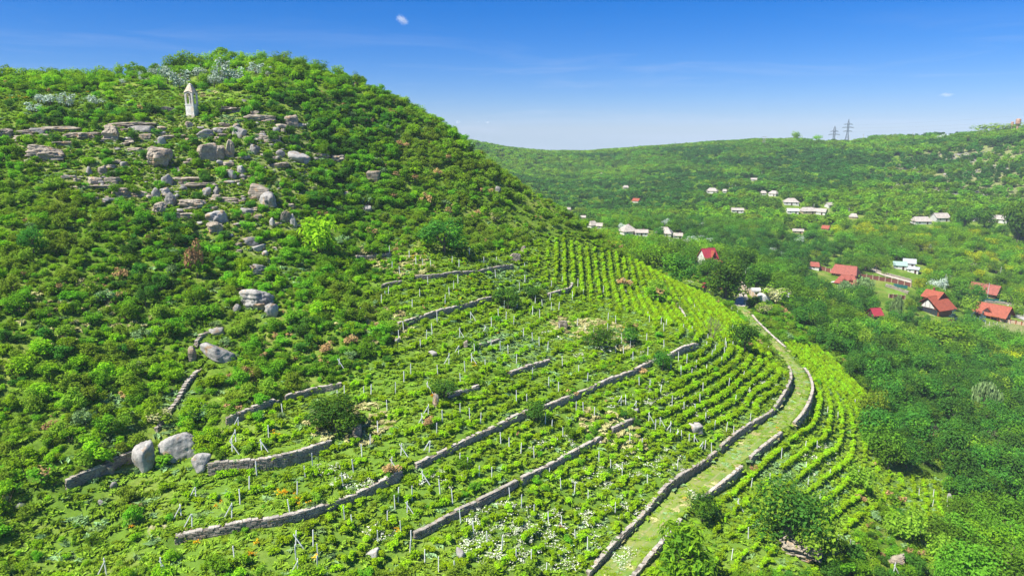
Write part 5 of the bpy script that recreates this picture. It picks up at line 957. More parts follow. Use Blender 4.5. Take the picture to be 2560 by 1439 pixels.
for i,(u,v,w,h,l) in enumerate([(358,205,24,26,'leftmost small silvery shrub on the crest'),(388,202,28,34,'silvery shrub near the left of the crest row'),(420,212,38,50,'broad silvery shrub in the crest row behind the shrine'),(450,224,48,46,'silvery shrub with a rounded top left of the shrine roof'),(496,205,44,36,'silvery shrub directly behind the shrine roof'),(556,215,46,68,'tallest silvery shrub, a grey-white cone right of the shrine'),(536,222,44,34,'low silvery foot of the tallest silvery shrub'),(592,208,38,38,'silvery shrub right of the tallest one'),(640,188,40,32,'silvery shrub on the crest right of the cone'),(668,192,30,26,'last silvery shrub on the crest at the right'),(96,262,26,28,'narrow silvery shrub on the flower meadow'),(125,268,42,34,'silvery shrub in the middle of the flower meadow'),(168,270,40,38,'bushy silvery shrub at the right of the meadow clump'),(90,285,36,28,'low silvery shrub at the front of the meadow clump'),(240,265,34,26,'lone silvery shrub between meadow and crest'),(310,215,24,20,'little silvery shrub under the crest trees'),(225,255,18,14,'tiny silvery tuft on the meadow')]):
    plant(u,v,w,h,'silver',l,False,grp='silvery shrubs')
for i,(u,v,w,h,l) in enumerate([(495,700,48,98,'tall rusty-orange smoke bush on the open scrub slope'),(108,1215,66,48,'rusty orange bush at the lower left'),(345,1280,34,26,'rusty-topped bush in the lower left grass'),(980,1205,44,40,'rusty tuft at the end of the pale lower terrace wall'),(820,890,42,36,'pinkish bush at the left edge of the vineyard'),(880,870,40,34,'pinkish-brown bush right of the pinkish bush'),(755,800,34,26,'rusty-topped bush under the big boulder'),(930,600,32,34,'rusty-topped bush left of the dark tree'),(820,252,36,24,'tan-flowered bush high on the slope near the crest'),(1005,375,30,20,'tan-flowered bush on the upper wooded slope'),(1000,455,34,30,'tan tufted bush in the mid wooded slope'),(1040,465,40,28,'tan bush right of the tan tufted bush'),(1130,550,40,40,'cream-brown bush above the large dark tree'),(1095,445,24,22,'brown twiggy bush on the wooded slope'),(1215,495,30,26,'tan bush on the tail of the hill'),(1640,755,56,40,'orange-brown smoke bush among the upper row vines'),(1580,830,40,28,'orange-brown clump in the vineyard beside a dark bush'),(1830,925,22,18,'little orange tuft below the dark bush mass'),(1870,868,26,20,'orange tuft by the row vines'),(2235,1260,44,34,'rusty bush in the lower outer vineyard'),(2150,1255,30,22,'brownish bush near the rusty bush'),(620,555,30,22,'tan bush in the scrub under the boulders'),(365,615,26,20,'tan-topped bush in the left scrub'),(300,700,34,30,'orange-tinged bush in the open left scrub'),(1430,1000,36,24,'brown weed clump above the middle wall'),(1560,720,36,26,'tan bush among steep rows')]):
    plant(u,v,w,h,'smoke',l,False,grp='rusty smoke bushes')
for u,v,w,h,l in [(410,1070,62,56,'cream-flowered bush over the broken straight wall'),(785,480,30,22,'cream bush on the wooded slope'),(1235,560,30,30,'cream-flowered bush on the lower wooded slope')]: plant(u,v,w,h,'cream',l,False,grp='cream-flowered bushes')
for i,(u,v,w,h,l) in enumerate([(1780,850,72,85,'bare brown twiggy bush at the head of the short curved wall'),(2328,1088,44,46,'bare reddish branches in the lower wood'),(2470,1110,46,60,'bare grey tree in the lower right wood'),(150,165,26,34,'leafless treetop on the left crest'),(575,0,0,0,'')]):
    if l:
        p=hit1(u,v); p=np.array([*p[:2],ground(p[0],p[1]),p[3]]); D=p[3]; o=obj('bare_bush',bare('branches',M['twig'],i*5+1),None,p[:3],scale=(w*D/F*.75,w*D/F*.75,h*D/F*.95),label=l,cat='bush',group='bare bushes'); block(p[0],p[1],w*D/F*.35)
for u,v,w,h,l in [(845,168,34,40,'open-crowned tree standing above the crest at its right end'),(885,178,30,36,'second open-crowned tree just below the crest end'),(300,165,28,42,'thin dark treetop rising above the left crest'),(185,170,44,36,'pair of dark treetops on the left crest'),(660,160,30,36,'open treetop right of the crest centre'),(610,150,34,34,'tall open treetop on the crest centre'),(520,150,40,36,'rounded treetop at the top of the crest'),(930,208,20,18,'dark sprig of a tree on the right shoulder line'),(1135,345,26,24,'small leaning tree on the tail skyline'),(40,185,50,34,'dark treetop at the far left crest'),(1990,356,26,26,'round tree alone on the far plateau'),(2505,336,120,26,'dark tree clump behind the long pale farm shed'),(2040,353,24,16,'dark tree left of the smaller pylon')]:
    plant(u,v,w,h,'robinia' if v<200 or v>330 else 'tdark',l,True,grp='skyline trees')
for i,(u,v,w,h) in enumerate([(22,192,44,40),(72,186,40,34),(132,186,44,36),(222,182,50,34),(262,178,44,40),(338,172,52,40),(436,160,50,44),(474,150,54,46),(560,148,56,44),(584,146,44,34),(705,172,48,40),(752,182,40,38),(800,190,40,40),(905,222,30,30),(985,262,28,26),(1030,290,26,24),(1070,322,24,24),(1110,350,22,22)]):
    plant(u,v,w,h,random.choice(('robinia','tairy','tairy','tlime')),lab(('tall ' if h>38 else '')+'feathery tree on the skyline',u,v-h*.6),True,grp='skyline trees')
# ------------------------------------------------------------------ vineyard posts
PC=[((700,550,3.1975),"877,270 897,400 959,428 1033,305 1088,350 1143,372 1374,355 1431,370 1515,275 1630,345 1207,380 1733,345 1183,505 1423,500 1387,555 1354,600 1118,608 867,590 839,640 810,668 1320,660 1057,695 645,765 1257,812 989,890 948,955 1217,905 1170,955 1123,1020 1525,790b 1747,778 1691,850 1807,800 1867,830 1642,915b 1557,1055 1435,932b 1425,1070b 1688,1015 1530,1140b 1350,1145b 1480,1215 1639,1200 1443,1305 1045,1222 992,1295 1261,1230 515,1395 728,1392 923,1375 1178,1375b 461,1439 675,1425 1893,1435 1890,1140 1823,1060 1761,1040 1947,930 2018,970 2072,1005 2140,1030 2076,780 2019,750 2168,720 2097,690 2040,660 2158,640 1895,695 1793,700 1957,400 1959,495 1724,460 2168,540 2257,505 2380,525 2337,630 2425,605 2228,720 2439,885 2503,920 2377,840 2257,1165 2233,890 2016,1260 2387,1225 2149,1330 2227,1365 2456,1290 1915,555 470,1180b"),
((700,990,3.2),"25,155 857,105 784,290 721,390 657,480 261,550 202,650 139,780 77,920 588,600 505,720 1186,150b 1141,235b 1440,130 1518,185 1300,198 1604,210 1253,300 1193,438b 966,465b 890,585b 1975,55 1893,60 2369,120 2428,125 2515,165 2175,268 2263,320 2122,212 1767,370 1834,412 1927,450 2032,485 1437,545 1499,575 1592,635 1696,665 1142,690b 1057,820 1281,775 1381,850 945,840 920,895 1017,935b 859,1018 968,1090 518,990 580,1045 266,1190 302,1285 303,1390 783,1170 1050,1180 1041,1245 1159,1335 1268,1402 1400,1437 1447,1010 1551,1105 1659,1185 1774,1230 1890,1325 2010,1335 2129,1420 2148,1015 2035,955 1932,885 1840,815 2154,650 2248,740 2353,780 2463,840 2364,1165 2460,1222 2255,1055 124,1200b 130,1310 143,1420b"),
((0,990,3.2),"1567,820b 1453,968b 1536,1040b 1858,450b 1888,360b 1908,255b 2094,435b 2149,325 2264,160 2055,630 1995,740 1922,855 1854,965b 2318,918 2381,785 2441,665 2502,555 1880,1330 1300,1420b 852,1420b"),
((1360,990,3.2),"655,60 615,68b 734,105b 836,200b 925,235b 890,265 1025,70 1121,105 1212,135 1293,195 1362,262 1457,280 1515,305 1011,278b 1101,340 1070,340b 1199,375b 1160,375 1288,415 1258,435b 1341,445 684,378 783,410 1067,585 440,510 532,590 626,625 134,740 241,780 350,840 569,930 827,710 252,1165 347,1220 143,1055 1650,200 1898,490 1806,680 1656,735 2091,595 1545,905b 1635,1130 2090,420 2183,430 2265,135 2350,175 2482,70 2207,815 2240,930 2283,640 2345,1185 2442,1225 2110,715 1500,1300"),
((1960,990,3.205),"1081,795 1195,800 1306,835 1305,930 1188,880 1500,1075b 1090,1110 595,625 170,425 562,75 346,135 625,170 925,320 875,1420b"),
((1400,600,3.27),"720,635 730,672 826,690 866,700 848,745 707,820 503,835 572,870 385,870 456,680 393,650 388,740 205,745 271,775 141,695 1008,740 1078,755 717,935 850,880 968,980 1036,1000 1111,1040 905,1060 989,1095 1195,1085 596,985 520,940 454,910 223,1155 152,1085 18,1030 1267,910 1345,940 1358,885 1350,850 1413,880 1197,885 1318,1015 1237,965 1210,820 1075,1120 1700,910 1497,1130 1380,1190 1168,1230 1145,1325 1550,1260 1430,1335 918,1350 1017,1385 820,1255 735,1215 648,1185 1403,580 1100,570 1445,620 1408,745 1517,810 195,450 100,485 520,360 577,370 352,425 1515,530")]
pts=[]
for (x0,y0,k),s in PC:
    for t_ in s.split():
        br=t_.endswith('b'); a,b_=t_.rstrip('b').split(','); u,v=x0+float(a)/k,y0+float(b_)/k
        if all((u-q[0])**2+(v-q[1])**2>64 for q in pts): pts.append((u,v,br))
pts=pts[:300]; HPST=hit([q[0] for q in pts],[q[1]+2 for q in pts]); 
def postmesh(w,h):
    b=MB(); b.add([(x*w/2,y*w/2*.8,-.4) for x,y in((-1,-1),(1,-1),(1,1),(-1,1))]+[(x*w/2*.8,y*w/2*.7,h) for x,y in((-1,-1),(1,-1),(1,1),(-1,1))],[(0,1,5,4),(1,2,6,5),(2,3,7,6),(3,0,4,7),(4,5,6,7)]); return b.mesh('post',[M['post']])
PM=postmesh(.13,1.9); PB=postmesh(.12,2.1); POSTXY=[]
for (u,v,br),p in zip(pts,HPST):
    x,y=p[:2]; z=float(ground(x,y)); POSTXY.append((x,y)); hsc=random.uniform(.88,1.12); tl=random.uniform(-.07,.07)
    if br:
        rt=obj('braced_post',None,None,(x,y,z),label=lab('white post propped by a slanting brace',u,v),cat='post',group='braced vineyard posts'); o=obj('post',PM,rt); o.rotation_euler=(tl,random.uniform(-.05,.12),0); o.scale=(1,1,hsc); o=obj('brace',PB,rt,loc=(random.choice((-1,1))*.95,-.1,-.1)); o.rotation_euler=(0,math.copysign(.52,-o.location.x),0)
    else:
        o=obj('vineyard_post',PM,None,(x,y,z),scale=(1,1,hsc),label=lab(('leaning ' if abs(tl)>.05 else '')+('tall ' if hsc>1.06 else ('short ' if hsc<.93 else ''))+'white vineyard post',u,v),cat='post',group='vineyard posts'); o.rotation_euler=(tl,random.uniform(-.06,.06),random.uniform(0,1.5))
# ------------------------------------------------------------------ scattering
BL=np.array(BLOCK); 
def blocked(x,y,ex=0.0):
    m=np.zeros(x.shape,bool)
    for i in range(0,len(x),4000):
        a=x[i:i+4000,None]; b_=y[i:i+4000,None]; m[i:i+4000]=(((a-BL[:,0])**2+(b_-BL[:,1])**2)<(BL[:,2]+(ex if np.isscalar(ex) else ex[i:i+4000,None]))**2).any(1)
    return m
WALLP=np.vstack([q[::2] for q,_ in WP2]+[RC[i]+normals2(RC)[1][i]*s_*RHW for s_ in(-1,1) for i in [range(0,len(RC),1)]])
def nearwall(x,y,r):
    m=np.zeros(x.shape,bool)
    for i in range(0,len(x),4000): m[i:i+4000]=(((x[i:i+4000,None]-WALLP[:,0])**2+(y[i:i+4000,None]-WALLP[:,1])**2)<r*r).any(1)
    return m
def jgrid(x0,x1,y0,y1,s):
    X,Y=np.meshgrid(np.arange(x0,x1,s),np.arange(y0,y1,s)); X=X+rng.uniform(-.5,.5,X.shape)*s; Y=Y+rng.uniform(-.5,.5,X.shape)*s; return X.ravel(),Y.ravel()
def onroad(x,y,r):
    d,_,_,_=dist_poly(x,y,RC[::3]); return np.abs(d)<r
def visible(u,v,d,tol=3.0):
    h=hit(u,v)[:,3]; return (h>d-tol)&(u>-10)&(u<2570)&(v>-10)&(v<1450)
def seenpart(keys,x,y,z,w,h,maker,what,group,n,zc_=.6):
    """the n that show largest become single things; returns mask of those used"""
    u,v,d=proj(x,y,z+h*zc_); px=w*F/d; vis=visible(u,v,d); o=np.argsort(-np.where(vis,px*h/w,0))[:n]; m=np.zeros(len(x),bool)
    for k in o:
        if not vis[k]: continue
        m[k]=True; key=keys[k]; s=sizeword(float(px[k])); maker(key,float(x[k]),float(y[k]),float(z[k]),float(w[k]),float(h[k]),lab(f'{s} {KN[key]} {what}',float(u[k]),float(v[k])),group)
    return m
# -- scrub on the near hill
x,y=jgrid(-240,150,20,330,1.1); z=ground(x,y); u,v,d=proj(x,y,z)
ok=(d>45)&(d<262)&(u>-350)&(u<2700)&(v<1750); x,y,z,u,v,d=[q[ok] for q in(x,y,z,u,v,d)]
inz=lambda nme: inpoly(u,v,Zn[nme])&(d<262)
vin=inz('vine'); vin2=inz('vine2'); mead=inz('meadow'); fm=inz('fmeadow'); cl=inz('cliff'); lg=inz('lowgrass'); yd=inz('yard')|inz('dirt0')|inz('bank')|inz('bank2')
right=(d>100)&(u>1940)&~vin2&(v>640)&~((v>1230)&(u<2300))       # wood on the right slope is handled as trees
crest=(v<232)&(u<1000)&~mead
patch=wob(x,y,9,21)
pr=np.full(x.shape,.78); pr[cl]=.46; pr[mead]=.035; pr[fm]=.10; pr[lg]=.26; pr[vin]=.045+.10*(patch[vin]>.3); pr[vin2]=.05; pr=np.where((wob(x,y,11,61)+.5*wob(x,y,4,62)>.34)&~vin&~vin2,pr*.45,pr); pr[yd]=0; strip=inpoly(u,v,[(1868,770),(1890,700),(1960,735),(2070,860),(2210,1000),(2160,1120),(2180,1000),(2050,870),(1955,862),(1885,800)]); pr[right&~strip]=0; pr[strip]=.8; pr[crest]=.5
pr[inpoly(u,v,[(700,700),(1000,640),(1000,800),(860,950),(700,1000),(600,1030)])]=.8
nwx=np.zeros(x.shape,bool); ii_=np.where(vin|vin2)[0]; nwx[ii_]=nearwall(x[ii_],y[ii_],2.6)&~onroad(x[ii_],y[ii_],5.5); pr[nwx]=.30
keep=(rng.random(x.shape)<pr)&~onroad(x,y,3.6); w=(.85+2.6*rng.random(x.shape)**3.0)*np.where(vin|vin2,.62,1)*np.where(lg,.85,1)*np.where(cl,.85,1); h=w*rng.uniform(.60,1.0,x.shape)
edge=(v<520)&(u>560)&(u<1300)&~cl; big_=edge&(rng.random(x.shape)<.35); w=np.where(big_,np.maximum(w*1.3,rng.uniform(2.6,4.2,x.shape)),w); h=np.where(big_,w*rng.uniform(.6,.9,x.shape),h)
for (a0,a1,b0,b1,Dh) in HB: keep&=~((u>a0-4)&(u<a1+4)&(v<b1+6)&(v>b0)&(d<Dh+2)&(d>Dh-60))
keep&=~blocked(x,y,w*.30); keep&=~nearwall(x,y,.45)
x,y,z,u,v,d,w,h,vin,lg,cl,crest=[q[keep] for q in(x,y,z,u,v,d,w,h,vin|vin2,lg,cl,crest)]
pt=wob(x,y,22,31)+.5*wob(x,y,6,32); rr=rng.random(x.shape); keys=np.full(x.shape,'green',dtype='<U8')
keys[(pt>.02)&(rr<.70)]='olive'; keys[(pt<-.20)&(rr<.42)]='dark'; keys[(rr>.86)]='lime'; keys[(rr>.80)&(rr<=.86)]='airy'; keys[(rr>.972)]='smoke'; keys[(rr>.95)&(rr<=.965)]='sage'; keys[crest&(rr<.4)]='lime'; keys[crest&(rr>.4)&(rr<.6)]='airy'; keys[(u<560)&(v>850)&(rr<.3)]='lime'; keys[(u<560)&(v>700)&(rr>.4)&(rr<.7)]='olive'
print('scrub',len(x))
m=seenpart(keys,x,y,z-.1,w,h,shrub,'bush','bushes of the hillside scrub',290)
order=['green','dark','olive','lime','silver','smoke','cream','sage']
def stuffpts(name,label,keys,m,x,y,z,w,h,cat=None):
    ks=sorted(set(keys[~m])); protos=[];st_={}
    for k in ks: st_[k]=(len(protos),len(KSH[k])); protos+= [t_[2] for t_ in KSH[k]]
    ii=[st_[k][0]+int(rng.integers(st_[k][1])) for k in keys[~m]]
    instancer(name,label,protos,np.stack([x,y,z],1)[~m],rng.uniform(0,6.28,(~m).sum()),np.stack([w*rng.uniform(.8,1.2,w.shape),w*rng.uniform(.8,1.2,w.shape),h],1)[~m],ii)
stuffpts('scrub','dense green scrub covering the hillside',keys,m,x,y,z-.1,w,h)
# -- vines along the contour rows (base surface without terrace steps)
x,y=jgrid(-60,125,55,250,.62); zb=sample(ZS,x,y); e=.9; gx=(sample(ZS,x+e,y)-sample(ZS,x-e,y))/(2*e); gy=(sample(ZS,x,y+e)-sample(ZS,x,y-e))/(2*e); g2=np.maximum(gx**2+gy**2,.01)
SPZ=1.12; tgt=(np.round(zb/SPZ))*SPZ; ddz=(tgt-zb)/g2; x2=x+ddz*gx; y2=y+ddz*gy
uu,vv,_=proj(x,y,zb); VR=inpoly(uu,vv,Zn['rowsv']); q_=x-.10*y+1.2*np.sin(y/31); tq=np.round(q_/2.25)*2.25; x2=np.where(VR,x+(tq-q_),x2); y2=np.where(VR,y,y2); gx=np.where(VR,1.0,gx); gy=np.where(VR,-.1,gy)
B0=inpoly(uu,vv,Zn['vine2']); xb,yb=x[B0],y[B0]; RCs=RC[::3]; d0=dist_poly(xb,yb,RCs)[0]; dx_=(dist_poly(xb+.3,yb,RCs)[0]-d0)/.3; dy_=(dist_poly(xb,yb+.3,RCs)[0]-d0)/.3; td=np.round((d0-4.2)/2.5)*2.5+4.2; x2[B0]=xb+(td-d0)*dx_; y2[B0]=yb+(td-d0)*dy_; gx[B0]=dx_; gy[B0]=dy_
mv=np.hypot(x2-x,y2-y)<.42; x,y,gx,gy=x2[mv],y2[mv],gx[mv],gy[mv]
z=ground(x,y); u,v,d=proj(x,y,z); A_=inpoly(u,v,Zn['vine']); B_=inpoly(u,v,Zn['vine2']); Rw=inpoly(u,v,Zn['rows'])|inpoly(u,v,Zn['rows2'])
clump=wob(x,y,4.5,77)
okv=(A_|B_)&(d<262)&(Rw|(rng.random(x.shape)<np.where(clump>-.2,.86,.34)))&~onroad(x,y,3.4)&~nearwall(x,y,.8)&~blocked(x,y,.2)
x,y,z,u,v,d,gx,gy,Rw=[q[okv] for q in(x,y,z,u,v,d,gx,gy,Rw)]
okv=~nearwall(x,y,.5)&~blocked(x,y,.1)
x,y,z,u,v,d,gx,gy,Rw=[q[okv] for q in(x,y,z,u,v,d,gx,gy,Rw)]
# thin to one plant about every 1.1 m
cell={};sel=[]
for i in rng.permutation(len(x)):
    c=(int(x[i]//1.0),int(y[i]//1.0)); bad=False
    for a in(-1,0,1):
        for b_ in(-1,0,1):
            for j in cell.get((c[0]+a,c[1]+b_),()):
                if (x[i]-x[j])**2+(y[i]-y[j])**2<(.60 if Rw[i] else .95): bad=True;break
            if bad: break
        if bad: break
    if not bad: cell.setdefault(c,[]).append(i); sel.append(i)
sel=np.array(sel); x,y,z,u,v,d,gx,gy,Rw=[q[sel] for q in(x,y,z,u,v,d,gx,gy,Rw)]
if not True: pass
off=np.where(Rw,.10,.22); x=x+rng.normal(size=x.shape)*off; y=y+rng.normal(size=x.shape)*off; z=ground(x,y)-.05
w=np.where(Rw,rng.uniform(1.4,1.95,x.shape),rng.uniform(.95,1.6,x.shape)); h=np.where(Rw,rng.uniform(1.15,1.55,x.shape),rng.uniform(.7,1.45,x.shape)); az=np.arctan2(gx,-gy)+rng.normal(size=x.shape)*np.where(Rw,.12,.6)
print('vines',len(x))
u,v,d=proj(x,y,z+.7); vis=visible(u,v,d,2.0); o_=np.argsort(-np.where(vis,w*h/d**2,0))[:300]; m=np.zeros(len(x),bool); m[o_]=True
for k in o_:
    f,t_,c=random.choice(KSH['vine']); s=('broad' if w[k]>1.75 else 'large' if w[k]>1.55 else ('small' if w[k]<1.15 else 'middling'))+(' tall' if h[k]>1.4 else ' low' if h[k]<1.2 else ''); ob=obj('grape_vine',f,None,(x[k],y[k],z[k]),az[k],(w[k],w[k],h[k]),label=lab(f'{s} bright green grape vine',float(u[k]),float(v[k])),cat='vine',group='grape vines'); obj('vine_stock',t_,ob)
instancer('vineyard_foliage','bright green vines in rows along the terraces',[t_[2] for t_ in KSH['vine']],np.stack([x,y,z],1)[~m],az[~m],np.stack([w,w,h],1)[~m],rng.integers(0,3,(~m).sum()))
# -- trees: crest, right slope, valley, village
def woods(x,y,step,pri,hmin,hmax,label,name,ind,keyset,far=False,seed=0):
    z=ground(x,y)-.2; w=rng.uniform(.62,1.32,x.shape)*step*1.32; h=w*rng.uniform(.8,1.15,x.shape); h=np.clip(h,hmin,hmax)
    n_=wob(x,y,step*9,41+seed)+.6*wob(x,y,step*3,42+seed); rr=rng.random(x.shape); keys=np.full(x.shape,keyset[0],dtype='<U8'); keys[(n_<-.12-(.12 if far else 0))]=keyset[1]; keys[(n_>(.02 if far else .14))&(rr<(.6 if far else .7))]=keyset[2]; keys[rr>.93]=keyset[3]
    if len(keyset)>4: keys[(n_>.30)&(rr<.22)]=keyset[4]; keys[(rr>.984)]=keyset[5]
    kb=~blocked(x,y,w*.38)
    uu,vt,dd=proj(x,y,z+h); pw_=w*F/dd*.45
    for (a0,a1,b0,b1,Dh) in HB: kb&=~((uu+pw_>a0)&(uu-pw_<a1)&(vt<b1)&(dd<Dh+1)&(dd>Dh-95)&(proj(x,y,z)[1]>b0))
    x,y,z,w,h,keys=[q[kb] for q in(x,y,z,w,h,keys)]; print(name,len(x))
    m=seenpart(keys,x,y,z,w,h,lambda *a: tree(*a[:7],group=a[7]),'tree',label,ind,.6) if ind else np.zeros(len(x),bool)
    stuffpts(name,label,keys,m,x,y,z,w,h)
# crest and back of the near hill
x,y=jgrid(-260,40,120,330,3.3); z=ground(x,y); u,v,d=proj(x,y,z); k=(v<225)&(u<1150)&(d>150)&~inpoly(u,v,Zn['meadow'])&~inpoly(u,v,Zn['fmeadow'])&(rng.random(x.shape)<.8)
k|=(d>195)&(v<330)&(u<1050)&(u>-300)&(d<300)&(rng.random(x.shape)<.5)&(d>212); x,y=x[k],y[k]
woods(x,y,2.9,0,2.6,4.2,'bright trees along the crest of the near hill','crest_wood',60,['robinia','tgreen','tairy','tlime'],seed=1)
# slope below the outer vines and ravine
x,y=jgrid(20,330,60,330,5.2); z=ground(x,y); u,v,d=proj(x,y,z); k=(d>75)&(d<272)&(u>1900)&(u<2900)&~inpoly(u,v,Zn['vine'])&~(inpoly(u,v,Zn['vine2']))&~onroad(x,y,5)&((u>2160)|(v<1050))&~((v>1180)&(u<2330))&~inpoly(u,v,[(1890,700),(1960,760),(2060,900),(2180,1010),(2150,1120),(1900,900),(1840,760)]); k&=~inpoly(u,v,Zn['yard'])
x,y=x[k],y[k]; woods(x,y,5.4,0,4.8,9.5,'trees of the steep right slope','slope_wood',110,['tgreen','tdark','tlime','tolive','tlime','tgreen'],seed=2)
# strip of bushes between outer vines and wood is low
x,y=jgrid(-30,520,205,480,5.6); z=ground(x,y); u,v,d=proj(x,y,z); k=(d>=262)&(d<470)&(u>1250)&(u<2950)&~inpoly(u,v,Zn['field'])&~inpoly(u,v,Zn['garden'])&~inpoly(u,v,Zn['lawn'])&~inpoly(u,v,Zn['dirt1'])&(rng.random(x.shape)<.93); x,y=x[k],y[k]
woods(x,y,5.9,0,4.8,9.5,'trees of the valley floor around the red roofs','valley_wood',120,['tgreen','tdark','tlime','tolive','tyellow','tsilver'],seed=3)
x,y=jgrid(-60,780,380,760,6.0); z=ground(x,y); u,v,d=proj(x,y,z); k=(d>=470)&(d<680)&(u>1100)&(u<2950)&~inpoly(u,v,Zn['field'])&~inpoly(u,v,Zn['field2'])&(rng.random(x.shape)<.92)&~(inpoly(u,v,Zn['rocky'])&(rng.random(x.shape)<.5)); x,y=x[k],y[k]
woods(x,y,6.0,0,4.5,8.0,'trees around the far village','village_wood',0,['fgreen','fdark','flime','folive'],far=True,seed=5)
x,y=jgrid(-300,1250,560,1350,6.6); z=ground(x,y); u,v,d=proj(x,y,z); k=(d>=680)&(d<1330)&(u>1050)&(u<2800)&~inpoly(u,v,Zn['plateau'])&(rng.random(x.shape)<.88)&~(inpoly(u,v,Zn['rocky'])&(wob(x,y,14,91)>.0)&(rng.random(x.shape)<.55))&~((v<350)&(u>1950)&(u<2480)&(d>780)&(rng.random(x.shape)<.8))&~((d>960)&(z>93)); x,y=x[k],y[k]
woods(x,y,6.8,0,3.5,7.5,'distant wood on the far valley side and plateau rim','far_wood',0,['fgreen','fdark','flime','folive'],far=True,seed=5)
x,y=jgrid(-250,60,335,900,7); z=ground(x,y); k=(rng.random(x.shape)<.7)&(np.hypot(x,y)>330); u,v,d=proj(x,y,z); k&=(u>850)&(d<680); x,y=x[k],y[k]; woods(x,y,6.0,0,4.0,7.0,'wood behind the tail of the hill','side_valley_wood',0,['fgreen','fdark','flime','folive'],seed=6)
# scree stones on the far right slope
RS=[rockmesh(900+i,1,1,.7,'block' if i%2 else 'any',1) for i in range(3)]
for m_ in RS: m_.materials.clear(); m_.materials.append(M['rock'])
x,y=jgrid(250,800,500,820,2.6); z=ground(x,y); u,v,d=proj(x,y,z); pz=wob(x,y,16,91)+.5*wob(x,y,5,92); k=inpoly(u,v,Zn['rocky'])&(pz>.12)&(rng.random(x.shape)<.5); x,y,z=x[k],y[k],z[k]; s=rng.uniform(.8,3.4,x.shape)
print('scree',len(x)); instancer('scree','pale scree and outcrops scattered over the far right slope',RS,np.stack([x,y,z+.1],1),rng.uniform(0,6.28,x.shape),np.stack([s*1.5,s,s*.7],1),rng.integers(0,3,x.shape))
# loose stones in the near cliffs
x,y=jgrid(-150,10,80,200,1.6); z=ground(x,y); u,v,d=proj(x,y,z); k=inpoly(u,v,Zn['cliff'])&(wob(x,y,5,66)>.1)&(rng.random(x.shape)<.45); x,y,z=x[k],y[k],z[k]; s=rng.uniform(.25,1.1,x.shape)
instancer('rubble','loose limestone rubble between the cliffs',RS,np.stack([x,y,z+.05],1),rng.uniform(0,6.28,x.shape),np.stack([s*1.5,s,s*.7],1),rng.integers(0,3,x.shape))
# -- grass, weeds and flowers
G_=[foliage('grass_tuft',[M[k]],26,5,.34,seed=s_,shape='mat',asp=2.4) for s_,k in enumerate(('grass','grass','sage','straw'))]
x,y=jgrid(-150,130,40,260,1.0); z=ground(x,y); u,v,d=proj(x,y,z); A_=inpoly(u,v,Zn['vine'])|inpoly(u,v,Zn['vine2']); k=(d<255)&(u>-60)&(u<2640)&(v<1560)&((A_&(rng.random(x.shape)<.85))|((inpoly(u,v,Zn['meadow'])|inpoly(u,v,Zn['fmeadow'])|inpoly(u,v,Zn['lowgrass'])|inpoly(u,v,Zn['cliff']))&(rng.random(x.shape)<.7))|((rng.random(x.shape)<.42)&(v>225)))
rd=onroad(x,y,2.3); k=k|(rd&(d<255)&(v<1500)&(rng.random(x.shape)<.75)); x,y,z,u,v=x[k],y[k],z[k],u[k],v[k]; s=rng.uniform(.9,1.7,x.shape); pw=wob(x,y,7,55); rd2=onroad(x,y,2.5)
ix=np.where(rd2&(rng.random(x.shape)<.25),rng.integers(2,4,x.shape),np.where(pw>.44,3,np.where(pw<-.48,2,rng.integers(0,2,x.shape)))); ix=np.where(rng.random(x.shape)<.25,rng.integers(0,3,x.shape),ix); hgt=rng.uniform(.35,.9,x.shape)*np.where(A_[k],1,1.35)*np.where(rd2,.36,1)
print('grass',len(x)); instancer('grass','long grass and weeds between the vines and on the meadows',G_,np.stack([x,y,z-.03],1),rng.uniform(0,6.28,x.shape),np.stack([s,s,hgt],1),ix)
Fm=[foliage('flower_patch',[M['sage'],M['wflower']],60,7,.13,seed=5,shape='mat',mix=.6,asp=1.1),foliage('flower_patch',[M['grass'],M['yflower']],60,7,.15,seed=8,shape='mat',mix=.7,asp=1.1)]
Fm=[foliage('flower_patch',[M['wflower']],46,9,.11,seed=5,shape='mat',asp=1.1),foliage('flower_patch',[M['yflower']],34,7,.13,seed=8,shape='mat',asp=1.1)]
def patchpts(polys,dens,seedn):
    X=[];Y=[]
    for cu,cv,ru,rv in polys:
        n_=int(dens*ru*rv/50)+2; a=rng.uniform(0,6.28,n_); q=rng.random(n_)**.5; hh=hit(cu+ru*q*np.cos(a),cv+rv*q*np.sin(a)); X+=list(hh[:,0]); Y+=list(hh[:,1])
    return np.array(X),np.array(Y)
x,y=patchpts([(1330,1370,170,70),(1250,1300,90,40),(1420,1310,90,40),(1630,980,80,34),(1560,1020,60,26),(1700,1000,60,30),(1900,990,60,40),(1760,1050,60,30),(1620,1160,90,40),(1480,1200,60,30),(1100,1200,60,24),(820,1180,40,20),(880,1215,60,22),(1560,1270,60,30),(1620,900,50,22),(1730,1240,16,12),(1560,1400,26,36),(2060,1150,60,50),(1760,760,60,20),(1480,880,60,22),(1380,1110,60,22),(960,1330,40,20),(1380,840,40,14),(1690,700,50,12)],.42,1)
z=ground(x,y); s=rng.uniform(.8,1.7,x.shape); instancer('white_flowers','drifts of small white flowers among the vines',[Fm[0]],np.stack([x,y,z+.12],1),rng.uniform(0,6.28,x.shape),np.stack([s,s,s*.75],1),np.zeros(len(x),int))
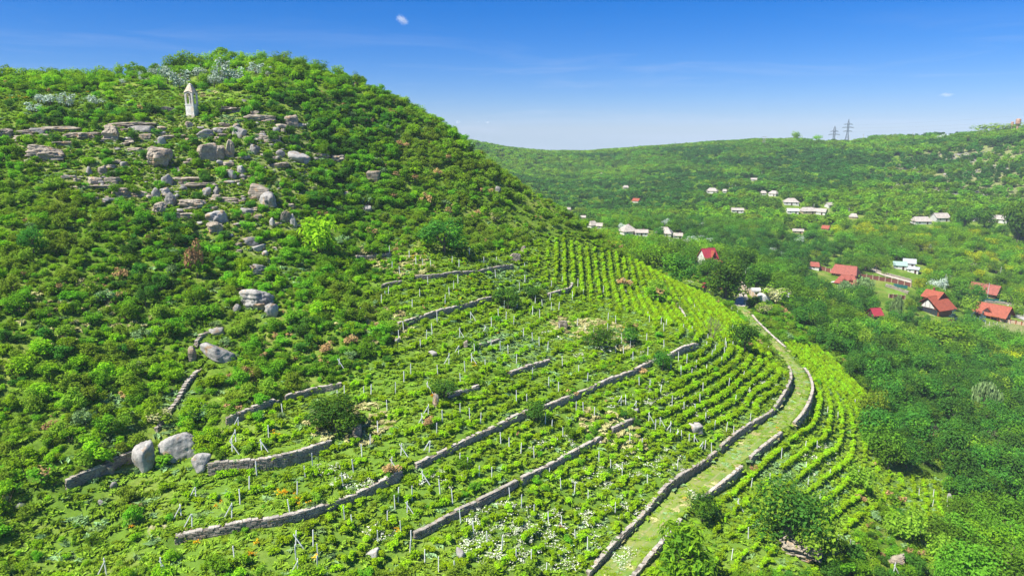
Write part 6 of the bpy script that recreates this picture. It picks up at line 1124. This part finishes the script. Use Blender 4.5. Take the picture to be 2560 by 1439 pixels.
x,y=patchpts([(730,1245,34,12),(700,1235,24,9),(690,1085,18,9),(750,1258,22,8),(550,1265,16,6),(60,247,30,7),(30,250,14,5),(225,232,22,5),(105,253,8,4),(1075,987,16,9),(1170,752,22,6),(1130,768,16,5),(1243,834,7,7),(1150,655,30,9),(1020,645,16,7),(1050,640,20,8),(1190,915,8,5),(495,1360,7,5),(640,1360,12,5),(640,1390,14,6),(790,1395,6,4),(990,1325,6,5),(1560,826,8,5),(1945,1075,3,5),(1715,1255,3,6),(1400,705,30,8),(1650,700,60,26),(1145,738,20,8),(1170,700,26,9),(2180,1315,5,9),(2195,1265,6,7),(330,1320,5,3),(1260,930,6,4)],.5,2)
z=ground(x,y); s=rng.uniform(.5,1.1,x.shape); instancer('orange_flowers','patches of orange-yellow flowers on terraces and meadow',[Fm[1]],np.stack([x,y,z+.25],1),rng.uniform(0,6.28,x.shape),np.stack([s,s,s*.8],1),np.zeros(len(x),int))
# ------------------------------------------------------------------ clouds: small cumulus puffs, real volumes far away
def cloud(u,v,w,h,label,D=3600,seed=0,dens=.05,tilt=0.0):
    a,b_,c=raydir(u,v); m_,t=newmat('cloud_vapour'); o=N(t,'ShaderNodeOutputMaterial'); pv=N(t,'ShaderNodeVolumePrincipled'); pv.inputs['Color'].default_value=(1,1,1,1); pv.inputs['Anisotropy'].default_value=.1; L(t,pv.outputs[0],o.inputs['Volume'])
    tc=N(t,'ShaderNodeTexCoord'); nz=N(t,'ShaderNodeTexNoise',inp={'Scale':2.6,'Detail':6.0,'Roughness':.68}); mp=N(t,'ShaderNodeMapping'); mp.inputs['Location'].default_value=(seed*3.7,1,2); L(t,tc.outputs['Object'],mp.inputs[0]); L(t,mp.outputs[0],nz.inputs['Vector'])
    ln=N(t,'ShaderNodeVectorMath',operation='LENGTH'); L(t,tc.outputs['Object'],ln.inputs[0]); fo=N(t,'ShaderNodeMapRange',inp={1:.15,2:1.0,3:.25,4:-.45}); L(t,ln.outputs['Value'],fo.inputs[0])
    ad_=N(t,'ShaderNodeMath',operation='ADD'); L(t,nz.outputs[0],ad_.inputs[0]); L(t,fo.outputs[0],ad_.inputs[1]); mr=N(t,'ShaderNodeMapRange',inp={1:.46,2:.85,3:0,4:dens}); L(t,ad_.outputs[0],mr.inputs[0]); L(t,mr.outputs[0],pv.inputs['Density'])
    bm=bmesh.new(); bmesh.ops.create_icosphere(bm,subdivisions=2,radius=1); me_=bpy.data.meshes.new('cloud'); bm.to_mesh(me_); bm.free(); me_.materials.append(m_)
    o_=obj('cloud',me_,None,(a*D,b_*D,CZ+c*D),label=label,cat='cloud',group='small clouds'); o_.scale=(w*D/F/2,w*D/F/2,h*D/F/2); o_.rotation_euler=(0,tilt,0)
cloud(1006,51,62,40,'brightest puff of white cloud high in the blue sky',tilt=.55,seed=1,dens=.03)
cloud(1144,305,24,15,'tiny white cloud low beside the hill',seed=2,dens=.06); cloud(1219,306,22,14,'tiny faint cloud right of the low one',seed=3,dens=.045); cloud(1196,305,10,10,'smallest cloud wisp between the two tiny ones',seed=4,dens=.03); cloud(2366,237,60,22,'thin flat cloud above the right plateau',seed=5,dens=.02)
# ------------------------------------------------------------------ air
m_,t=newmat('haze_air'); o=N(t,'ShaderNodeOutputMaterial'); pv=N(t,'ShaderNodeVolumePrincipled'); pv.inputs['Color'].default_value=(.72,.86,1,1); pv.inputs['Density'].default_value=.00014; pv.inputs['Anisotropy'].default_value=.0; L(t,pv.outputs[0],o.inputs['Volume'])
zlo=float(ZG.min())-2
b=MB(); b.box((0,1300,(zlo+165)/2),(4700,2900,165-zlo)); hz=b.obj('haze',m_,kind='stuff',label='thin blue summer haze filling the valley'); 
lim=float(np.abs(GX).max())
